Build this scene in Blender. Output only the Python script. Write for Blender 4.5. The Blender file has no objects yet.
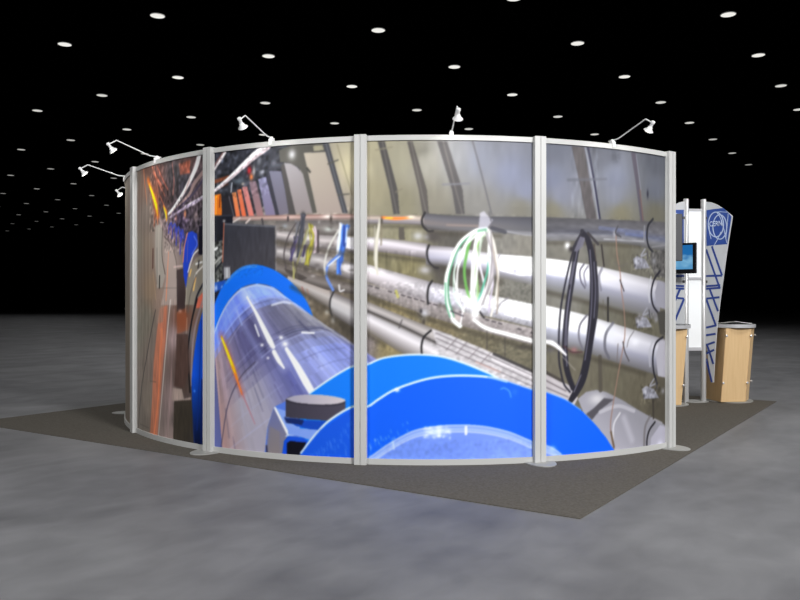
import bpy, bmesh, math, random
import numpy as np
from mathutils import Vector, Matrix

random.seed(3)
scene = bpy.context.scene
col = scene.collection
PI = math.pi
def rad(a): return math.radians(a)

# ------------------------------------------------------------------ measures
F = 777.78                       # focal length in pixels of the 800 x 600 frame (35 mm lens)
CAMZ = 1.22                      # eye height: half the height of the 8 ft wall
CX, CY = 0.229, 8.902            # centre of the round wall
R_POST = 3.2226                  # outer face of the posts
R_G = 3.180                      # face of the printed graphics
H_WALL = 2.44
POST_DEG = [-104.9, -80.6, -56.75, -33.4, -9.35, 14.7, 38.6]
GRID = 55.2                      # direction of the booth carpet and of the ceiling grid
CEIL = 6.78

# ------------------------------------------------------------------ materials
def s2l(c):
    c = np.asarray(c, float) / 255.0
    return np.where(c <= 0.04045, c / 12.92, ((c + 0.055) / 1.055) ** 2.4)
def rgba(c):
    r = s2l(c); return (float(r[0]), float(r[1]), float(r[2]), 1.0)
def mat(name, c, rough=0.5, metal=0.0, spec=0.5, emit=None, es=0.0):
    m = bpy.data.materials.new(name); m.use_nodes = True
    b = m.node_tree.nodes['Principled BSDF']
    b.inputs['Base Color'].default_value = rgba(c)
    b.inputs['Roughness'].default_value = rough
    b.inputs['Metallic'].default_value = metal
    b.inputs['Specular IOR Level'].default_value = spec
    if emit is not None:
        b.inputs['Emission Color'].default_value = rgba(emit)
        b.inputs['Emission Strength'].default_value = es
    return m

def noise_mat(name, c1, c2, scale, rough=0.6, metal=0.0, spec=0.4, stretch=(1, 1, 1), detail=4, bump=0.0):
    m = mat(name, c1, rough, metal, spec)
    nt = m.node_tree; N = nt.nodes; L = nt.links; b = N['Principled BSDF']
    tc = N.new('ShaderNodeTexCoord'); mp = N.new('ShaderNodeMapping'); mp.inputs['Scale'].default_value = stretch
    no = N.new('ShaderNodeTexNoise'); no.inputs['Scale'].default_value = scale; no.inputs['Detail'].default_value = detail
    rp = N.new('ShaderNodeValToRGB')
    rp.color_ramp.elements[0].position = 0.3; rp.color_ramp.elements[1].position = 0.7
    rp.color_ramp.elements[0].color = rgba(c1); rp.color_ramp.elements[1].color = rgba(c2)
    L.new(tc.outputs['Object'], mp.inputs['Vector']); L.new(mp.outputs['Vector'], no.inputs['Vector'])
    L.new(no.outputs['Fac'], rp.inputs['Fac']); L.new(rp.outputs['Color'], b.inputs['Base Color'])
    if bump:
        bp = N.new('ShaderNodeBump'); bp.inputs['Strength'].default_value = bump; bp.inputs['Distance'].default_value = 0.003
        L.new(no.outputs['Fac'], bp.inputs['Height']); L.new(bp.outputs['Normal'], b.inputs['Normal'])
    return m

M = {}
M['frame'] = mat('silver_powder_coat', (184, 184, 182), 0.42, 0.0, 0.5)
M['post'] = mat('satin_aluminium', (188, 188, 186), 0.40, 0.0, 0.5)
M['groove'] = mat('post_groove', (150, 150, 150), 0.5)
M['foot'] = mat('grey_steel_plate', (150, 150, 147), 0.45, 0.0, 0.5)
M['backing'] = mat('grey_backing_board', (150, 148, 145), 0.7)
M['chrome'] = mat('brushed_lamp_metal', (236, 236, 236), 0.35, 0.15)
M['lens'] = mat('lit_lamp_lens', (255, 255, 255), 0.4, emit=(255, 252, 245), es=3.0)
M['white'] = mat('white_laminate', (244, 246, 247), 0.35)
M['pole'] = mat('round_aluminium_tube', (190, 190, 190), 0.3, 0.35)
M['dark'] = mat('dark_fitting', (45, 45, 48), 0.4)
M['bezel'] = mat('black_bezel', (22, 22, 24), 0.25)
M['case'] = mat('charcoal_case', (50, 50, 54), 0.5)
M['black_top'] = mat('black_counter_top', (10, 10, 11), 0.25)
M['silver_edge'] = mat('silver_edge_band', (205, 205, 208), 0.3, 0.3)
M['wing'] = mat('pale_grey_wing', (205, 207, 210), 0.45)
M['blue'] = mat('deep_blue_print', (44, 78, 158), 0.5)
M['bluebar'] = mat('blue_bar_print', (36, 64, 142), 0.5)
M['paleline'] = mat('pale_blue_line', (190, 205, 232), 0.5)
M['paper'] = mat('white_paper', (248, 248, 246), 0.6)
M['greypaper'] = mat('grey_paper', (140, 140, 134), 0.6)
M['black_hall'] = mat('black_paint', (2, 2, 2), 1.0, 0, 0.0)
M['steel'] = mat('bright_stud', (225, 225, 225), 0.25, 0.5)

def wood_mat():
    m = mat('pale_maple', (222, 188, 140), 0.42, 0, 0.4)
    nt = m.node_tree; N = nt.nodes; L = nt.links; b = N['Principled BSDF']
    tc = N.new('ShaderNodeTexCoord'); mp = N.new('ShaderNodeMapping'); mp.inputs['Scale'].default_value = (30, 30, 1.2)
    no = N.new('ShaderNodeTexNoise'); no.inputs['Scale'].default_value = 2.0; no.inputs['Detail'].default_value = 5
    rp = N.new('ShaderNodeValToRGB'); rp.color_ramp.elements[0].color = rgba((206, 170, 122)); rp.color_ramp.elements[1].color = rgba((228, 196, 150))
    L.new(tc.outputs['Object'], mp.inputs['Vector']); L.new(mp.outputs['Vector'], no.inputs['Vector'])
    L.new(no.outputs['Fac'], rp.inputs['Fac']); L.new(rp.outputs['Color'], b.inputs['Base Color'])
    return m
M['wood'] = wood_mat()

def floor_mat():
    m = mat('polished_concrete', (96, 96, 99), 0.5, 0, 0.12)
    nt = m.node_tree; N = nt.nodes; L = nt.links; b = N['Principled BSDF']
    geo = N.new('ShaderNodeNewGeometry')
    rot = N.new('ShaderNodeMapping'); rot.vector_type = 'POINT'
    rot.inputs['Rotation'].default_value = (0, 0, rad(-GRID))
    a = rad(-GRID); ox, oy = -0.025, 3.83
    rx = ox * math.cos(a) - oy * math.sin(a); ry = ox * math.sin(a) + oy * math.cos(a)
    rot.inputs['Location'].default_value = (-rx, -ry, 0)
    L.new(geo.outputs['Position'], rot.inputs['Vector'])
    sep = N.new('ShaderNodeSeparateXYZ'); L.new(rot.outputs['Vector'], sep.inputs['Vector'])
    com = N.new('ShaderNodeCombineXYZ')
    for k in 'XY':                                    # mirrored slabs, 4.6 m each
        pp = N.new('ShaderNodeMath'); pp.operation = 'PINGPONG'; pp.inputs[1].default_value = 4.6
        L.new(sep.outputs[k], pp.inputs[0]); L.new(pp.outputs[0], com.inputs[k])
    mp = N.new('ShaderNodeMapping'); mp.inputs['Scale'].default_value = (0.9, 1.35, 1); mp.inputs['Rotation'].default_value = (0, 0, 0.6)
    L.new(com.outputs[0], mp.inputs['Vector'])
    n1 = N.new('ShaderNodeTexNoise'); n1.inputs['Scale'].default_value = 0.75; n1.inputs['Detail'].default_value = 3; n1.inputs['Distortion'].default_value = 0.8
    n2 = N.new('ShaderNodeTexNoise'); n2.inputs['Scale'].default_value = 3.2; n2.inputs['Detail'].default_value = 5; n2.inputs['Distortion'].default_value = 0.5
    L.new(mp.outputs[0], n1.inputs['Vector']); L.new(mp.outputs[0], n2.inputs['Vector'])
    mx = N.new('ShaderNodeMix'); mx.data_type = 'FLOAT'; mx.inputs[0].default_value = 0.3
    L.new(n1.outputs['Fac'], mx.inputs[2]); L.new(n2.outputs['Fac'], mx.inputs[3])
    rp = N.new('ShaderNodeValToRGB'); e = rp.color_ramp.elements
    e[0].position = 0.28; e[0].color = rgba((84, 84, 87)); e[1].position = 0.72; e[1].color = rgba((134, 134, 136))
    L.new(mx.outputs[0], rp.inputs['Fac']); L.new(rp.outputs['Color'], b.inputs['Base Color'])
    return m
M['floor'] = floor_mat()
M['carpet'] = noise_mat('taupe_carpet', (84, 80, 74), (98, 94, 88), 60, 0.95, 0, 0.05, detail=6, bump=0.3)
def print_mat():
    m = mat('printed_graphic', (200, 200, 200), 0.55, 0, 0.25)
    nt = m.node_tree; at = nt.nodes.new('ShaderNodeAttribute'); at.attribute_name = 'print'
    nt.links.new(at.outputs['Color'], nt.nodes['Principled BSDF'].inputs['Base Color'])
    return m
M['print'] = print_mat()

# ------------------------------------------------------------------ mesh helpers
def link(o, parent=None):
    col.objects.link(o)
    if parent is not None: o.parent = parent
    return o
def obj(name, bm, m, parent=None, smooth=False):
    bmesh.ops.recalc_face_normals(bm, faces=bm.faces)
    me = bpy.data.meshes.new(name); bm.to_mesh(me); bm.free()
    for mm in (m if isinstance(m, (list, tuple)) else [m]): me.materials.append(mm)
    if smooth:
        for p in me.polygons: p.use_smooth = True
        try: me.set_sharp_from_angle(angle=rad(35))
        except Exception: pass
    return link(bpy.data.objects.new(name, me), parent)
def tag(o, label, cat, group=None):
    o['label'] = label; o['category'] = cat
    if group: o['group'] = group
    return o
def thing(name, label, cat, loc=(0, 0, 0), group=None):
    o = link(bpy.data.objects.new(name, None)); o.location = loc; o.empty_display_size = 0.1
    return tag(o, label, cat, group)
def struct(o): o['kind'] = 'structure'; return o

def prism(bm, pts, z0, z1, bev=0.0, mi=0):
    """extrude a plan outline from z0 to z1"""
    lo = [bm.verts.new((x, y, z0)) for x, y in pts]; hi = [bm.verts.new((x, y, z1)) for x, y in pts]
    n = len(pts); fs = [bm.faces.new(lo[::-1]), bm.faces.new(hi)]
    for i in range(n): fs.append(bm.faces.new((lo[i], lo[(i + 1) % n], hi[(i + 1) % n], hi[i])))
    for f in fs: f.material_index = mi
    if bev:
        es = list(fs[1].edges)
        bmesh.ops.bevel(bm, geom=es, offset=bev, segments=2, affect='EDGES', profile=0.5)
def box(bm, c, s, bev=0.0, rot=None):
    r = bmesh.ops.create_cube(bm, size=1.0)
    vs = r['verts']
    for v in vs:
        v.co = Vector((v.co.x * s[0], v.co.y * s[1], v.co.z * s[2]))
    if bev:
        es = list({e for v in vs for e in v.link_edges})
        rb = bmesh.ops.bevel(bm, geom=es, offset=bev, segments=2, affect='EDGES', profile=0.5)
        vs = list({v for f in rb['faces'] for v in f.verts} | {v for v in vs if v.is_valid})
    for v in vs:
        p = v.co.copy()
        if rot is not None: p = rot @ p
        v.co = p + Vector(c)
def basis(d):
    d = Vector(d).normalized(); u = d.cross(Vector((0, 0, 1)))
    if u.length < 1e-4: u = Vector((1, 0, 0))
    u.normalize(); return u, d.cross(u).normalized(), d
def tube(bm, pts, r, n=10):
    pts = [Vector(p) for p in pts]; rings = []
    for i, p in enumerate(pts):
        d = (pts[min(i + 1, len(pts) - 1)] - pts[max(i - 1, 0)])
        u, v, _ = basis(d)
        rings.append([bm.verts.new(p + r * (math.cos(2 * PI * k / n) * u + math.sin(2 * PI * k / n) * v)) for k in range(n)])
    for a, b in zip(rings, rings[1:]):
        # line up neighbouring rings
        off = min(range(n), key=lambda o: (a[0].co - b[o].co).length)
        flip = (a[1].co - b[(off + 1) % n].co).length > (a[1].co - b[(off - 1) % n].co).length
        s = -1 if flip else 1
        for k in range(n):
            bm.faces.new((a[k], a[(k + 1) % n], b[(off + s * (k + 1)) % n], b[(off + s * k) % n]))
    bm.faces.new(rings[0]); bm.faces.new(rings[-1])
def lathe(bm, p, d, prof, n=20, cap0=True, cap1=True):
    u, v, w = basis(d); rings = []
    for t, r in prof:
        rings.append([bm.verts.new(Vector(p) + w * t + r * (math.cos(2 * PI * k / n) * u + math.sin(2 * PI * k / n) * v)) for k in range(n)])
    for a, b in zip(rings, rings[1:]):
        for k in range(n): bm.faces.new((a[k], a[(k + 1) % n], b[(k + 1) % n], b[k]))
    if cap0: bm.faces.new(rings[0])
    if cap1: bm.faces.new(rings[-1])
def ellipse(cx, cy, a, b, rot=0, n=40):
    c, s = math.cos(rot), math.sin(rot)
    return [(cx + a * math.cos(t) * c - b * math.sin(t) * s, cy + a * math.cos(t) * s + b * math.sin(t) * c)
            for t in (2 * PI * k / n for k in range(n))]
def pol(deg, r): return (CX + r * math.sin(rad(deg)), CY - r * math.cos(rad(deg)))
def arc_bar(bm, d0, d1, r0, r1, z0, z1, n=28):
    rows = []
    for i in range(n + 1):
        d = d0 + (d1 - d0) * i / n
        a, b = pol(d, r0), pol(d, r1)
        rows.append([bm.verts.new((a[0], a[1], z0)), bm.verts.new((b[0], b[1], z0)), bm.verts.new((b[0], b[1], z1)), bm.verts.new((a[0], a[1], z1))])
    for p, q in zip(rows, rows[1:]):
        for k in range(4): bm.faces.new((p[k], p[(k + 1) % 4], q[(k + 1) % 4], q[k]))
    bm.faces.new(rows[0]); bm.faces.new(rows[-1])

# ------------------------------------------------------------------ the printed picture (painted on the unrolled wall)
SS = 300                                     # samples per metre while painting
D0, D1 = POST_DEG[0], POST_DEG[-1]
WID = int(rad(D1 - D0) * R_G * SS) + 2
HEI = int(2.44 * SS)
IMG = np.zeros((HEI, WID, 3))
SG, ZG = (np.arange(WID) + .5) / SS, (np.arange(HEI) + .5) / SS
PX = 0.0074                                  # metres of wall per measured pixel

def W(p):
    """measured picture point -> (arc length, height) on the unrolled wall"""
    p = np.atleast_2d(np.asarray(p, float))
    k = (p[:, 0] - 400) / F
    A = k * k + 1; B = -2 * (k * CX + CY); C = CX * CX + CY * CY - R_G * R_G
    disc = np.maximum(B * B - 4 * A * C, 0)
    Y = (-B - np.sqrt(disc)) / (2 * A); X = k * Y
    th = np.degrees(np.arctan2(X - CX, CY - Y))
    return np.c_[np.radians(th - D0) * R_G, CAMZ + (300 - p[:, 1]) / F * Y]
def spline(p, n=10):
    p = np.asarray(p, float)
    if len(p) < 3: return np.array([p[0] + (p[-1] - p[0]) * t for t in np.linspace(0, 1, n * 2)])
    q = np.vstack([2 * p[0] - p[1], p, 2 * p[-1] - p[-2]]); out = []
    for i in range(1, len(q) - 2):
        for t in np.linspace(0, 1, n, endpoint=False):
            a, b, c, d = q[i - 1], q[i], q[i + 1], q[i + 2]
            out.append(.5 * (2 * b + (c - a) * t + (2 * a - 5 * b + 4 * c - d) * t * t + (3 * b - a - 3 * c + d) * t ** 3))
    out.append(p[-1]); return np.array(out)
def win(s0, s1, z0, z1):
    i0, i1 = max(0, int(s0 * SS) - 2), min(WID, int(s1 * SS) + 3)
    j0, j1 = max(0, int(z0 * SS) - 2), min(HEI, int(z1 * SS) + 3)
    return i0, max(i1, i0), j0, max(j1, j0)
def blend(j0, j1, i0, i1, a, c):
    t = IMG[j0:j1, i0:i1]; c = np.asarray(c, float)
    t += a[..., None] * (c - t)
def stroke(p, w, c, a=1.0, soft=0.8, smooth=True):
    """line of width w (px, or a list along the line)"""
    q = spline(p) if smooth else np.asarray(p, float)
    if np.ndim(w): ws = np.interp(np.linspace(0, 1, len(q)), np.linspace(0, 1, len(w)), w)
    else: ws = np.full(len(q), float(w))
    g = W(q); hw = ws * PX / 2; so = soft * PX
    m = hw.max() + so
    i0, i1, j0, j1 = win(g[:, 0].min() - m, g[:, 0].max() + m, g[:, 1].min() - m, g[:, 1].max() + m)
    if i1 <= i0 or j1 <= j0: return
    S, Z = np.meshgrid(SG[i0:i1], ZG[j0:j1]); best = np.full(S.shape, -9.0)
    for k in range(len(g) - 1):
        d = g[k + 1] - g[k]; L2 = d @ d + 1e-12
        t = np.clip(((S - g[k, 0]) * d[0] + (Z - g[k, 1]) * d[1]) / L2, 0, 1)
        dist = np.hypot(S - g[k, 0] - t * d[0], Z - g[k, 1] - t * d[1])
        best = np.maximum(best, hw[k] + t * (hw[k + 1] - hw[k]) - dist)
    blend(j0, j1, i0, i1, a * np.clip(best / so + .5, 0, 1), c)
def poly(p, c, a=1.0, smooth=False, soft=0.0, grad=None):
    """filled outline; grad = (x0,y0,x1,y1,colour at the end) for a printed colour run"""
    q = np.asarray(p, float); q = np.vstack([q, q[:1]])
    q = spline(q) if smooth else np.vstack([np.linspace(q[k], q[k + 1], 6, endpoint=False) for k in range(len(q) - 1)])
    g = W(q)
    i0, i1, j0, j1 = win(g[:, 0].min(), g[:, 0].max(), g[:, 1].min(), g[:, 1].max())
    if i1 <= i0 or j1 <= j0: return
    S, Z = np.meshgrid(SG[i0:i1], ZG[j0:j1]); ins = np.zeros(S.shape, bool)
    n = len(g)
    for k in range(n):
        (x1, y1), (x2, y2) = g[k], g[(k + 1) % n]
        if y1 == y2: continue
        ins ^= ((y1 > Z) != (y2 > Z)) & (S < (x2 - x1) * (Z - y1) / (y2 - y1) + x1)
    al = ins.astype(float)
    if soft:
        for _ in range(int(soft)): al = blur(al)
    cc = np.asarray(c, float)
    if grad is not None:
        A, B = W([grad[:2]])[0], W([grad[2:4]])[0]; d = B - A
        t = np.clip(((S - A[0]) * d[0] + (Z - A[1]) * d[1]) / (d @ d), 0, 1)[..., None]
        cc = cc + t * (np.asarray(grad[4], float) - cc)
    blend(j0, j1, i0, i1, a * al, cc)
def blur(a):
    b = np.pad(a, [(1, 1), (1, 1)] + [(0, 0)] * (a.ndim - 2), mode='edge')
    return (b[:-2, 1:-1] + b[2:, 1:-1] + 2 * b[1:-1, 1:-1] + b[1:-1, :-2] + b[1:-1, 2:]) / 6
def ramp(t, stops):
    xs = [s[0] for s in stops]; cs = np.array([s[1] for s in stops], float)
    return np.stack([np.interp(t, xs, cs[:, k]) for k in range(3)], -1)
def hband(top, bot, stops, a=1.0, right=None, smooth=True):
    """a pipe running across: ramp from its upper to its lower edge (stops), running into `right` stops at its far end"""
    tp, bt = (W(spline(top)), W(spline(bot))) if smooth else (W(top), W(bot))
    s0, s1 = max(tp[0, 0], bt[0, 0]), min(tp[-1, 0], bt[-1, 0])
    i0, i1 = max(0, int(s0 * SS)), min(WID, int(s1 * SS) + 1)
    zt = np.interp(SG[i0:i1], tp[:, 0], tp[:, 1]); zb = np.interp(SG[i0:i1], bt[:, 0], bt[:, 1])
    j0, j1 = max(0, int(zb.min() * SS) - 3), min(HEI, int(zt.max() * SS) + 4)
    Z = ZG[j0:j1][:, None]; t = (zt - Z) / np.maximum(zt - zb, 1e-6)
    e = .5 * PX / np.maximum(zt - zb, 1e-6)
    al = np.clip(t / e + .5, 0, 1) * np.clip((1 - t) / e + .5, 0, 1)
    c = ramp(t, stops)
    if right is not None:
        k = ((SG[i0:i1] - s0) / max(s1 - s0, 1e-6))[None, :, None]; c = c * (1 - k) + k * ramp(t, right)
    blend(j0, j1, i0, i1, a * al, c)
def spot(x, y, rx, ry, c, a=1.0, pw=2):
    g = W([(x, y)])[0]; rs, rz = rx * PX, ry * PX
    i0, i1, j0, j1 = win(g[0] - 2.2 * rs, g[0] + 2.2 * rs, g[1] - 2.2 * rz, g[1] + 2.2 * rz)
    if i1 <= i0 or j1 <= j0: return
    S, Z = np.meshgrid(SG[i0:i1], ZG[j0:j1])
    r2 = ((S - g[0]) / rs) ** 2 + ((Z - g[1]) / rz) ** 2
    blend(j0, j1, i0, i1, a * np.exp(-r2 ** (pw / 2)), c)
def fields(x0, x1, y0, y1, pts, power=3.0):
    """soft colour fields between given colour points"""
    a, b = W([(x0, (y0 + y1) / 2)])[0][0], W([(x1, (y0 + y1) / 2)])[0][0]
    i0, i1 = max(0, int(a * SS)), min(WID, int(b * SS) + 1)
    S, Z = np.meshgrid(SG[i0:i1:4], ZG[::4]); num = 0; den = 0
    for x, y, c in pts:
        g = W([(x, y)])[0]; w = 1 / (((S - g[0]) ** 2 + (Z - g[1]) ** 2) ** (power / 2) + 1e-4)
        num = num + w[..., None] * np.asarray(c, float) * (.84 if x > 365 and y < 216 else .94 if x > 365 else 1); den = den + w
    v = np.repeat(np.repeat(num / den[..., None], 4, 0), 4, 1)[:HEI, :i1 - i0]
    for _ in range(4): v = blur(v)
    IMG[:, i0:i1] = v
rng = np.random.default_rng(7)
def bundle(p, w, c, n=6):
    """a hank of thin strands"""
    for k in range(n):
        q = [(x + rng.uniform(-.5, .5) * w, y + rng.uniform(-1.5, 1.5)) for x, y in p]
        stroke(q, rng.uniform(.9, 1.7), np.clip(np.array(c) * rng.uniform(.65, 1.4) + rng.uniform(-6, 14), 0, 255), .9)
def grain(x0, y0, x1, y1, amt, cs=4, cz=4, mask=None):
    """mottled print texture: random cells of cs x cz samples"""
    a, b = W([(x0, y0)])[0], W([(x1, y1)])[0]
    i0, i1, j0, j1 = win(min(a[0], b[0]), max(a[0], b[0]), min(a[1], b[1]), max(a[1], b[1]))
    if i1 <= i0 or j1 <= j0: return
    h, w = j1 - j0, i1 - i0
    g = rng.normal(0, amt, (h // cz + 3, w // cs + 3))
    yy, xx = np.arange(h) / cz, np.arange(w) / cs; y0_, x0_ = yy.astype(int), xx.astype(int); fy, fx = (yy - y0_)[:, None], (xx - x0_)[None, :]
    n = (g[y0_][:, x0_] * (1 - fx) + g[y0_][:, x0_ + 1] * fx) * (1 - fy) + (g[y0_ + 1][:, x0_] * (1 - fx) + g[y0_ + 1][:, x0_ + 1] * fx) * fy
    n = np.clip(n, -2 * amt, 2 * amt)
    IMG[j0:j1, i0:i1] *= (1 + n)[..., None]

def paint():
    IMG[:] = (124, 115, 104)
    # plain tunnel wall carried on round the far side of the stand
    for d in np.arange(-104, -57, 3.1):
        i = int(rad(d - D0) * R_G * SS); IMG[:, max(i, 0):i + 12] *= 0.72
    # ---------------- concrete wall, panels two to four
    fields(204, 670, 140, 460, [
        (218, 150, (78, 80, 92)), (240, 160, (70, 72, 82)), (262, 165, (95, 96, 100)), (300, 175, (168, 162, 160)), (335, 180, (192, 182, 162)),
        (335, 205, (176, 165, 155)), (350, 170, (205, 197, 165)), (372, 150, (206, 198, 168)), (372, 195, (196, 188, 158)), (400, 160, (196, 191, 168)),
        (402, 205, (178, 172, 146)), (425, 165, (186, 183, 172)), (430, 205, (170, 165, 150)), (455, 160, (172, 173, 178)), (480, 160, (166, 170, 186)),
        (510, 175, (164, 170, 196)), (525, 190, (164, 170, 196)), (480, 205, (166, 164, 160)), (520, 209, (160, 156, 142)), (555, 150, (132, 136, 152)),
        (552, 180, (148, 154, 178)), (560, 196, (158, 162, 182)), (552, 211, (158, 153, 132)), (600, 155, (116, 119, 132)), (615, 180, (138, 143, 162)),
        (615, 197, (148, 152, 168)), (620, 214, (150, 145, 122)), (655, 160, (112, 115, 126)), (655, 190, (124, 128, 142)), (655, 215, (132, 129, 114)),
        (560, 248, (138, 135, 126)), (565, 296, (146, 144, 136)), (600, 312, (124, 121, 108)), (620, 255, (122, 118, 104)), (640, 325, (112, 108, 92)),
        (610, 385, (122, 117, 100)), (640, 395, (116, 110, 94)), (660, 405, (98, 92, 80)), (575, 380, (128, 122, 106)),
        (380, 232, (170, 165, 140)), (410, 236, (166, 161, 132)), (380, 257, (150, 144, 112)), (410, 266, (152, 144, 108)), (450, 240, (110, 106, 100)),
        (500, 245, (150, 147, 140)), (525, 247, (155, 151, 142)), (450, 275, (106, 102, 94)), (520, 290, (140, 138, 130)), (395, 312, (166, 152, 112)),
        (440, 325, (150, 138, 106)), (480, 340, (138, 130, 106)), (520, 352, (134, 128, 108)), (385, 347, (168, 154, 112)), (368, 345, (150, 140, 140)),
        (320, 240, (150, 140, 138)), (300, 260, (140, 130, 125)), (330, 290, (130, 118, 105)), (320, 318, (128, 116, 98)), (345, 335, (96, 88, 76)),
        (290, 290, (150, 140, 130)), (216, 250, (100, 100, 104)), (216, 275, (70, 72, 90)), (230, 430, (150, 145, 160))])
    grain(214, 215, 360, 345, .10, 6, 8); grain(366, 215, 535, 380, .04, 5, 10); grain(546, 215, 668, 450, .03, 6, 12)
    grain(280, 145, 668, 215, .014, 9, 26)
    # ---------------- ribs of the vault: pale bays seen between dark ribs (panel two)
    poly([(214, 146), (300, 142), (300, 175), (250, 218), (214, 218)], (62, 64, 74), .92)
    grain(214, 144, 290, 215, .25, 7, 7)
    for p, c, c2 in [
        ([(232, 193), (236, 192), (240.5, 217), (236, 217)], (232, 150, 96), (240, 130, 80)),
        ([(237, 190), (241, 189), (246.5, 217), (242, 217)], (222, 128, 92), (238, 120, 78)),
        ([(242, 187), (247, 186.5), (254.5, 217), (249, 217)], (205, 140, 140), (226, 134, 120)),
        ([(249, 182), (256, 181), (264, 217), (257, 217)], (140, 120, 132), (172, 130, 132)),
        ([(258, 179), (266, 177), (276, 217), (266, 217)], (138, 138, 168), (140, 130, 160)),
        ([(268.5, 171), (281, 171), (290, 213), (279, 215.5)], (124, 124, 144), (130, 124, 138)),
        ([(284, 163), (291, 163.5), (297, 167), (302, 173), (313, 213), (295.5, 213)], (166, 162, 166), (158, 148, 148)),
        ([(304, 153), (325, 151.5), (343, 213), (317, 213)], (190, 182, 166), (180, 166, 156)),
        ([(312, 145.5), (322, 144.5), (324, 149.5), (313, 150.5)], (172, 166, 142), (172, 166, 142))]:
        poly(p, c, grad=(p[0][0], p[0][1], p[0][0], 217, c2), soft=1)
    poly([(297, 143), (322, 141), (326, 152), (304, 153), (317, 213), (312.5, 213), (303, 174), (298, 167), (290, 163), (280, 162), (279, 150)], (100, 98, 92), soft=2)
    poly([(304, 153.5), (325.5, 152), (343, 213), (317.5, 213)], (190, 181, 166), grad=(310, 153, 330, 213, (178, 164, 156)), soft=1)
    poly([(313, 146), (322, 145), (324, 150), (314, 151)], (172, 166, 142), soft=1)
    poly([(266, 176), (269, 171), (279.5, 216), (276, 216)], (70, 70, 82), soft=1); poly([(281, 166), (284, 163), (296, 215), (289, 215)], (92, 88, 88), soft=1)
    poly([(322.5, 142), (328.5, 142), (348, 213), (342.5, 213)], (84, 85, 92), soft=1)
    stroke([(325.5, 142), (345, 213)], 1.2, (120, 122, 128), smooth=False)
    stroke([(337, 144), (352, 195)], 1, (150, 142, 116), .8)
    stroke([(307, 168), (310, 172)], 2, (70, 70, 66)); stroke([(328, 164), (338, 160)], 1.6, (100, 98, 90), .8); stroke([(338, 195), (349, 194)], 1.6, (100, 98, 90), .8)
    spot(292, 154.5, 4, 5, (205, 205, 208)); spot(303, 215, 2, 3, (60, 58, 60))
    spot(262, 172, 3, 2.5, (150, 152, 162)); spot(259, 161, 3, 6, (110, 112, 120)); spot(274, 163, 4, 4, (112, 114, 126))
    spot(222, 161, 2, 2.5, (150, 160, 185)); spot(236, 158, 4, 2, (110, 115, 130)); spot(219, 171, 3, 2, (110, 112, 130))
    stroke([(214, 182), (229, 177)], 4, (150, 82, 52), .9); stroke([(214, 190), (228, 184)], 2, (120, 70, 56), .8)
    poly([(214, 195), (221, 194), (222, 215), (214, 216)], (232, 128, 22)); stroke([(216, 197), (216, 214)], 2, (250, 170, 50)); stroke([(220, 196), (219.5, 207)], 1.6, (140, 60, 20))
    poly([(222, 195), (232, 194), (236, 217), (222, 217)], (56, 52, 60)); stroke([(229, 197), (234, 217)], 1.2, (120, 116, 125))
    stroke([(214, 170), (219, 162), (225, 152.5)], [2.5, 3.5, 4], (222, 212, 214)); stroke([(214, 166), (223, 152)], 1, (190, 110, 96), .8)
    stroke([(213, 192), (221, 186), (231, 177), (243, 166), (254, 156), (267, 146)], [3, 3.5, 5, 6.5, 8, 9], (206, 192, 198))
    stroke([(213, 191), (231, 175.5), (254, 154), (266, 146)], [1.5, 2.5, 4.5, 4], (248, 246, 250)); grain(214, 146, 268, 194, .12, 5, 5)
    spot(249.3, 170.5, 2.6, 4, (208, 52, 62)); spot(251.3, 177, 2.2, 3.2, (240, 140, 80)); spot(254, 171, 1.6, 6, (200, 192, 190), .8)
    spot(239, 181, 7, 3.2, (104, 116, 128)); spot(243, 184, 2, 1.5, (190, 180, 172)); stroke([(232, 183), (231, 192)], 1.5, (190, 196, 205))
    # ---------------- pipes behind, panel two
    hband([(233, 216.5), (280, 215), (354, 214)], [(233, 221), (280, 220.5), (354, 219.5)], [(0, (150, 116, 108)), (.45, (206, 176, 168)), (1, (128, 112, 108))])
    spot(328, 216.5, 6, 2, (246, 236, 230)); spot(290, 217, 8, 1.6, (214, 186, 178))
    stroke([(233, 222), (240, 218)], 2, (210, 200, 196)); stroke([(246, 223), (250, 219)], 2, (214, 200, 196)); stroke([(262, 219), (263, 224)], 2, (80, 76, 80)); stroke([(288, 217), (288, 221)], 2, (80, 70, 72))
    hband([(276, 221), (354, 220)], [(276, 234), (354, 236)], [(0, (110, 104, 104)), (.5, (150, 144, 140)), (1, (104, 98, 94))], .85)
    spot(329, 229, 5, 2.6, (206, 210, 206)); spot(331, 219, 1.4, 4, (80, 70, 66)); spot(285, 226, 3, 2, (160, 165, 170))
    hband([(276, 230), (320, 235), (354, 237)], [(276, 240), (320, 248), (354, 253)], [(0, (160, 154, 154)), (.4, (214, 206, 206)), (1, (118, 112, 112))])
    poly([(346, 237), (354, 237), (354, 250), (346, 248)], (240, 238, 246), .9, soft=2)
    hband([(276, 246), (320, 254), (354, 263)], [(276, 258), (320, 270), (354, 281)], [(0, (128, 122, 122)), (.4, (206, 200, 200)), (.8, (150, 144, 144)), (1, (112, 104, 104))])
    poly([(343, 264), (354, 265), (354, 274), (343, 271)], (232, 228, 232), .8, soft=3)
    hband([(276, 262), (320, 276), (354, 284)], [(276, 274), (320, 288), (354, 294)], [(0, (120, 110, 104)), (.5, (146, 138, 134)), (1, (92, 84, 80))])
    poly([(284, 268), (300, 274), (308, 278), (300, 281), (286, 272)], (84, 76, 72), .8, soft=2)
    hband([(288, 276), (310, 284), (331, 291.5)], [(288, 284), (310, 297), (331, 309)], [(0, (186, 174, 168)), (.4, (196, 190, 188)), (1, (122, 114, 108))])
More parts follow.
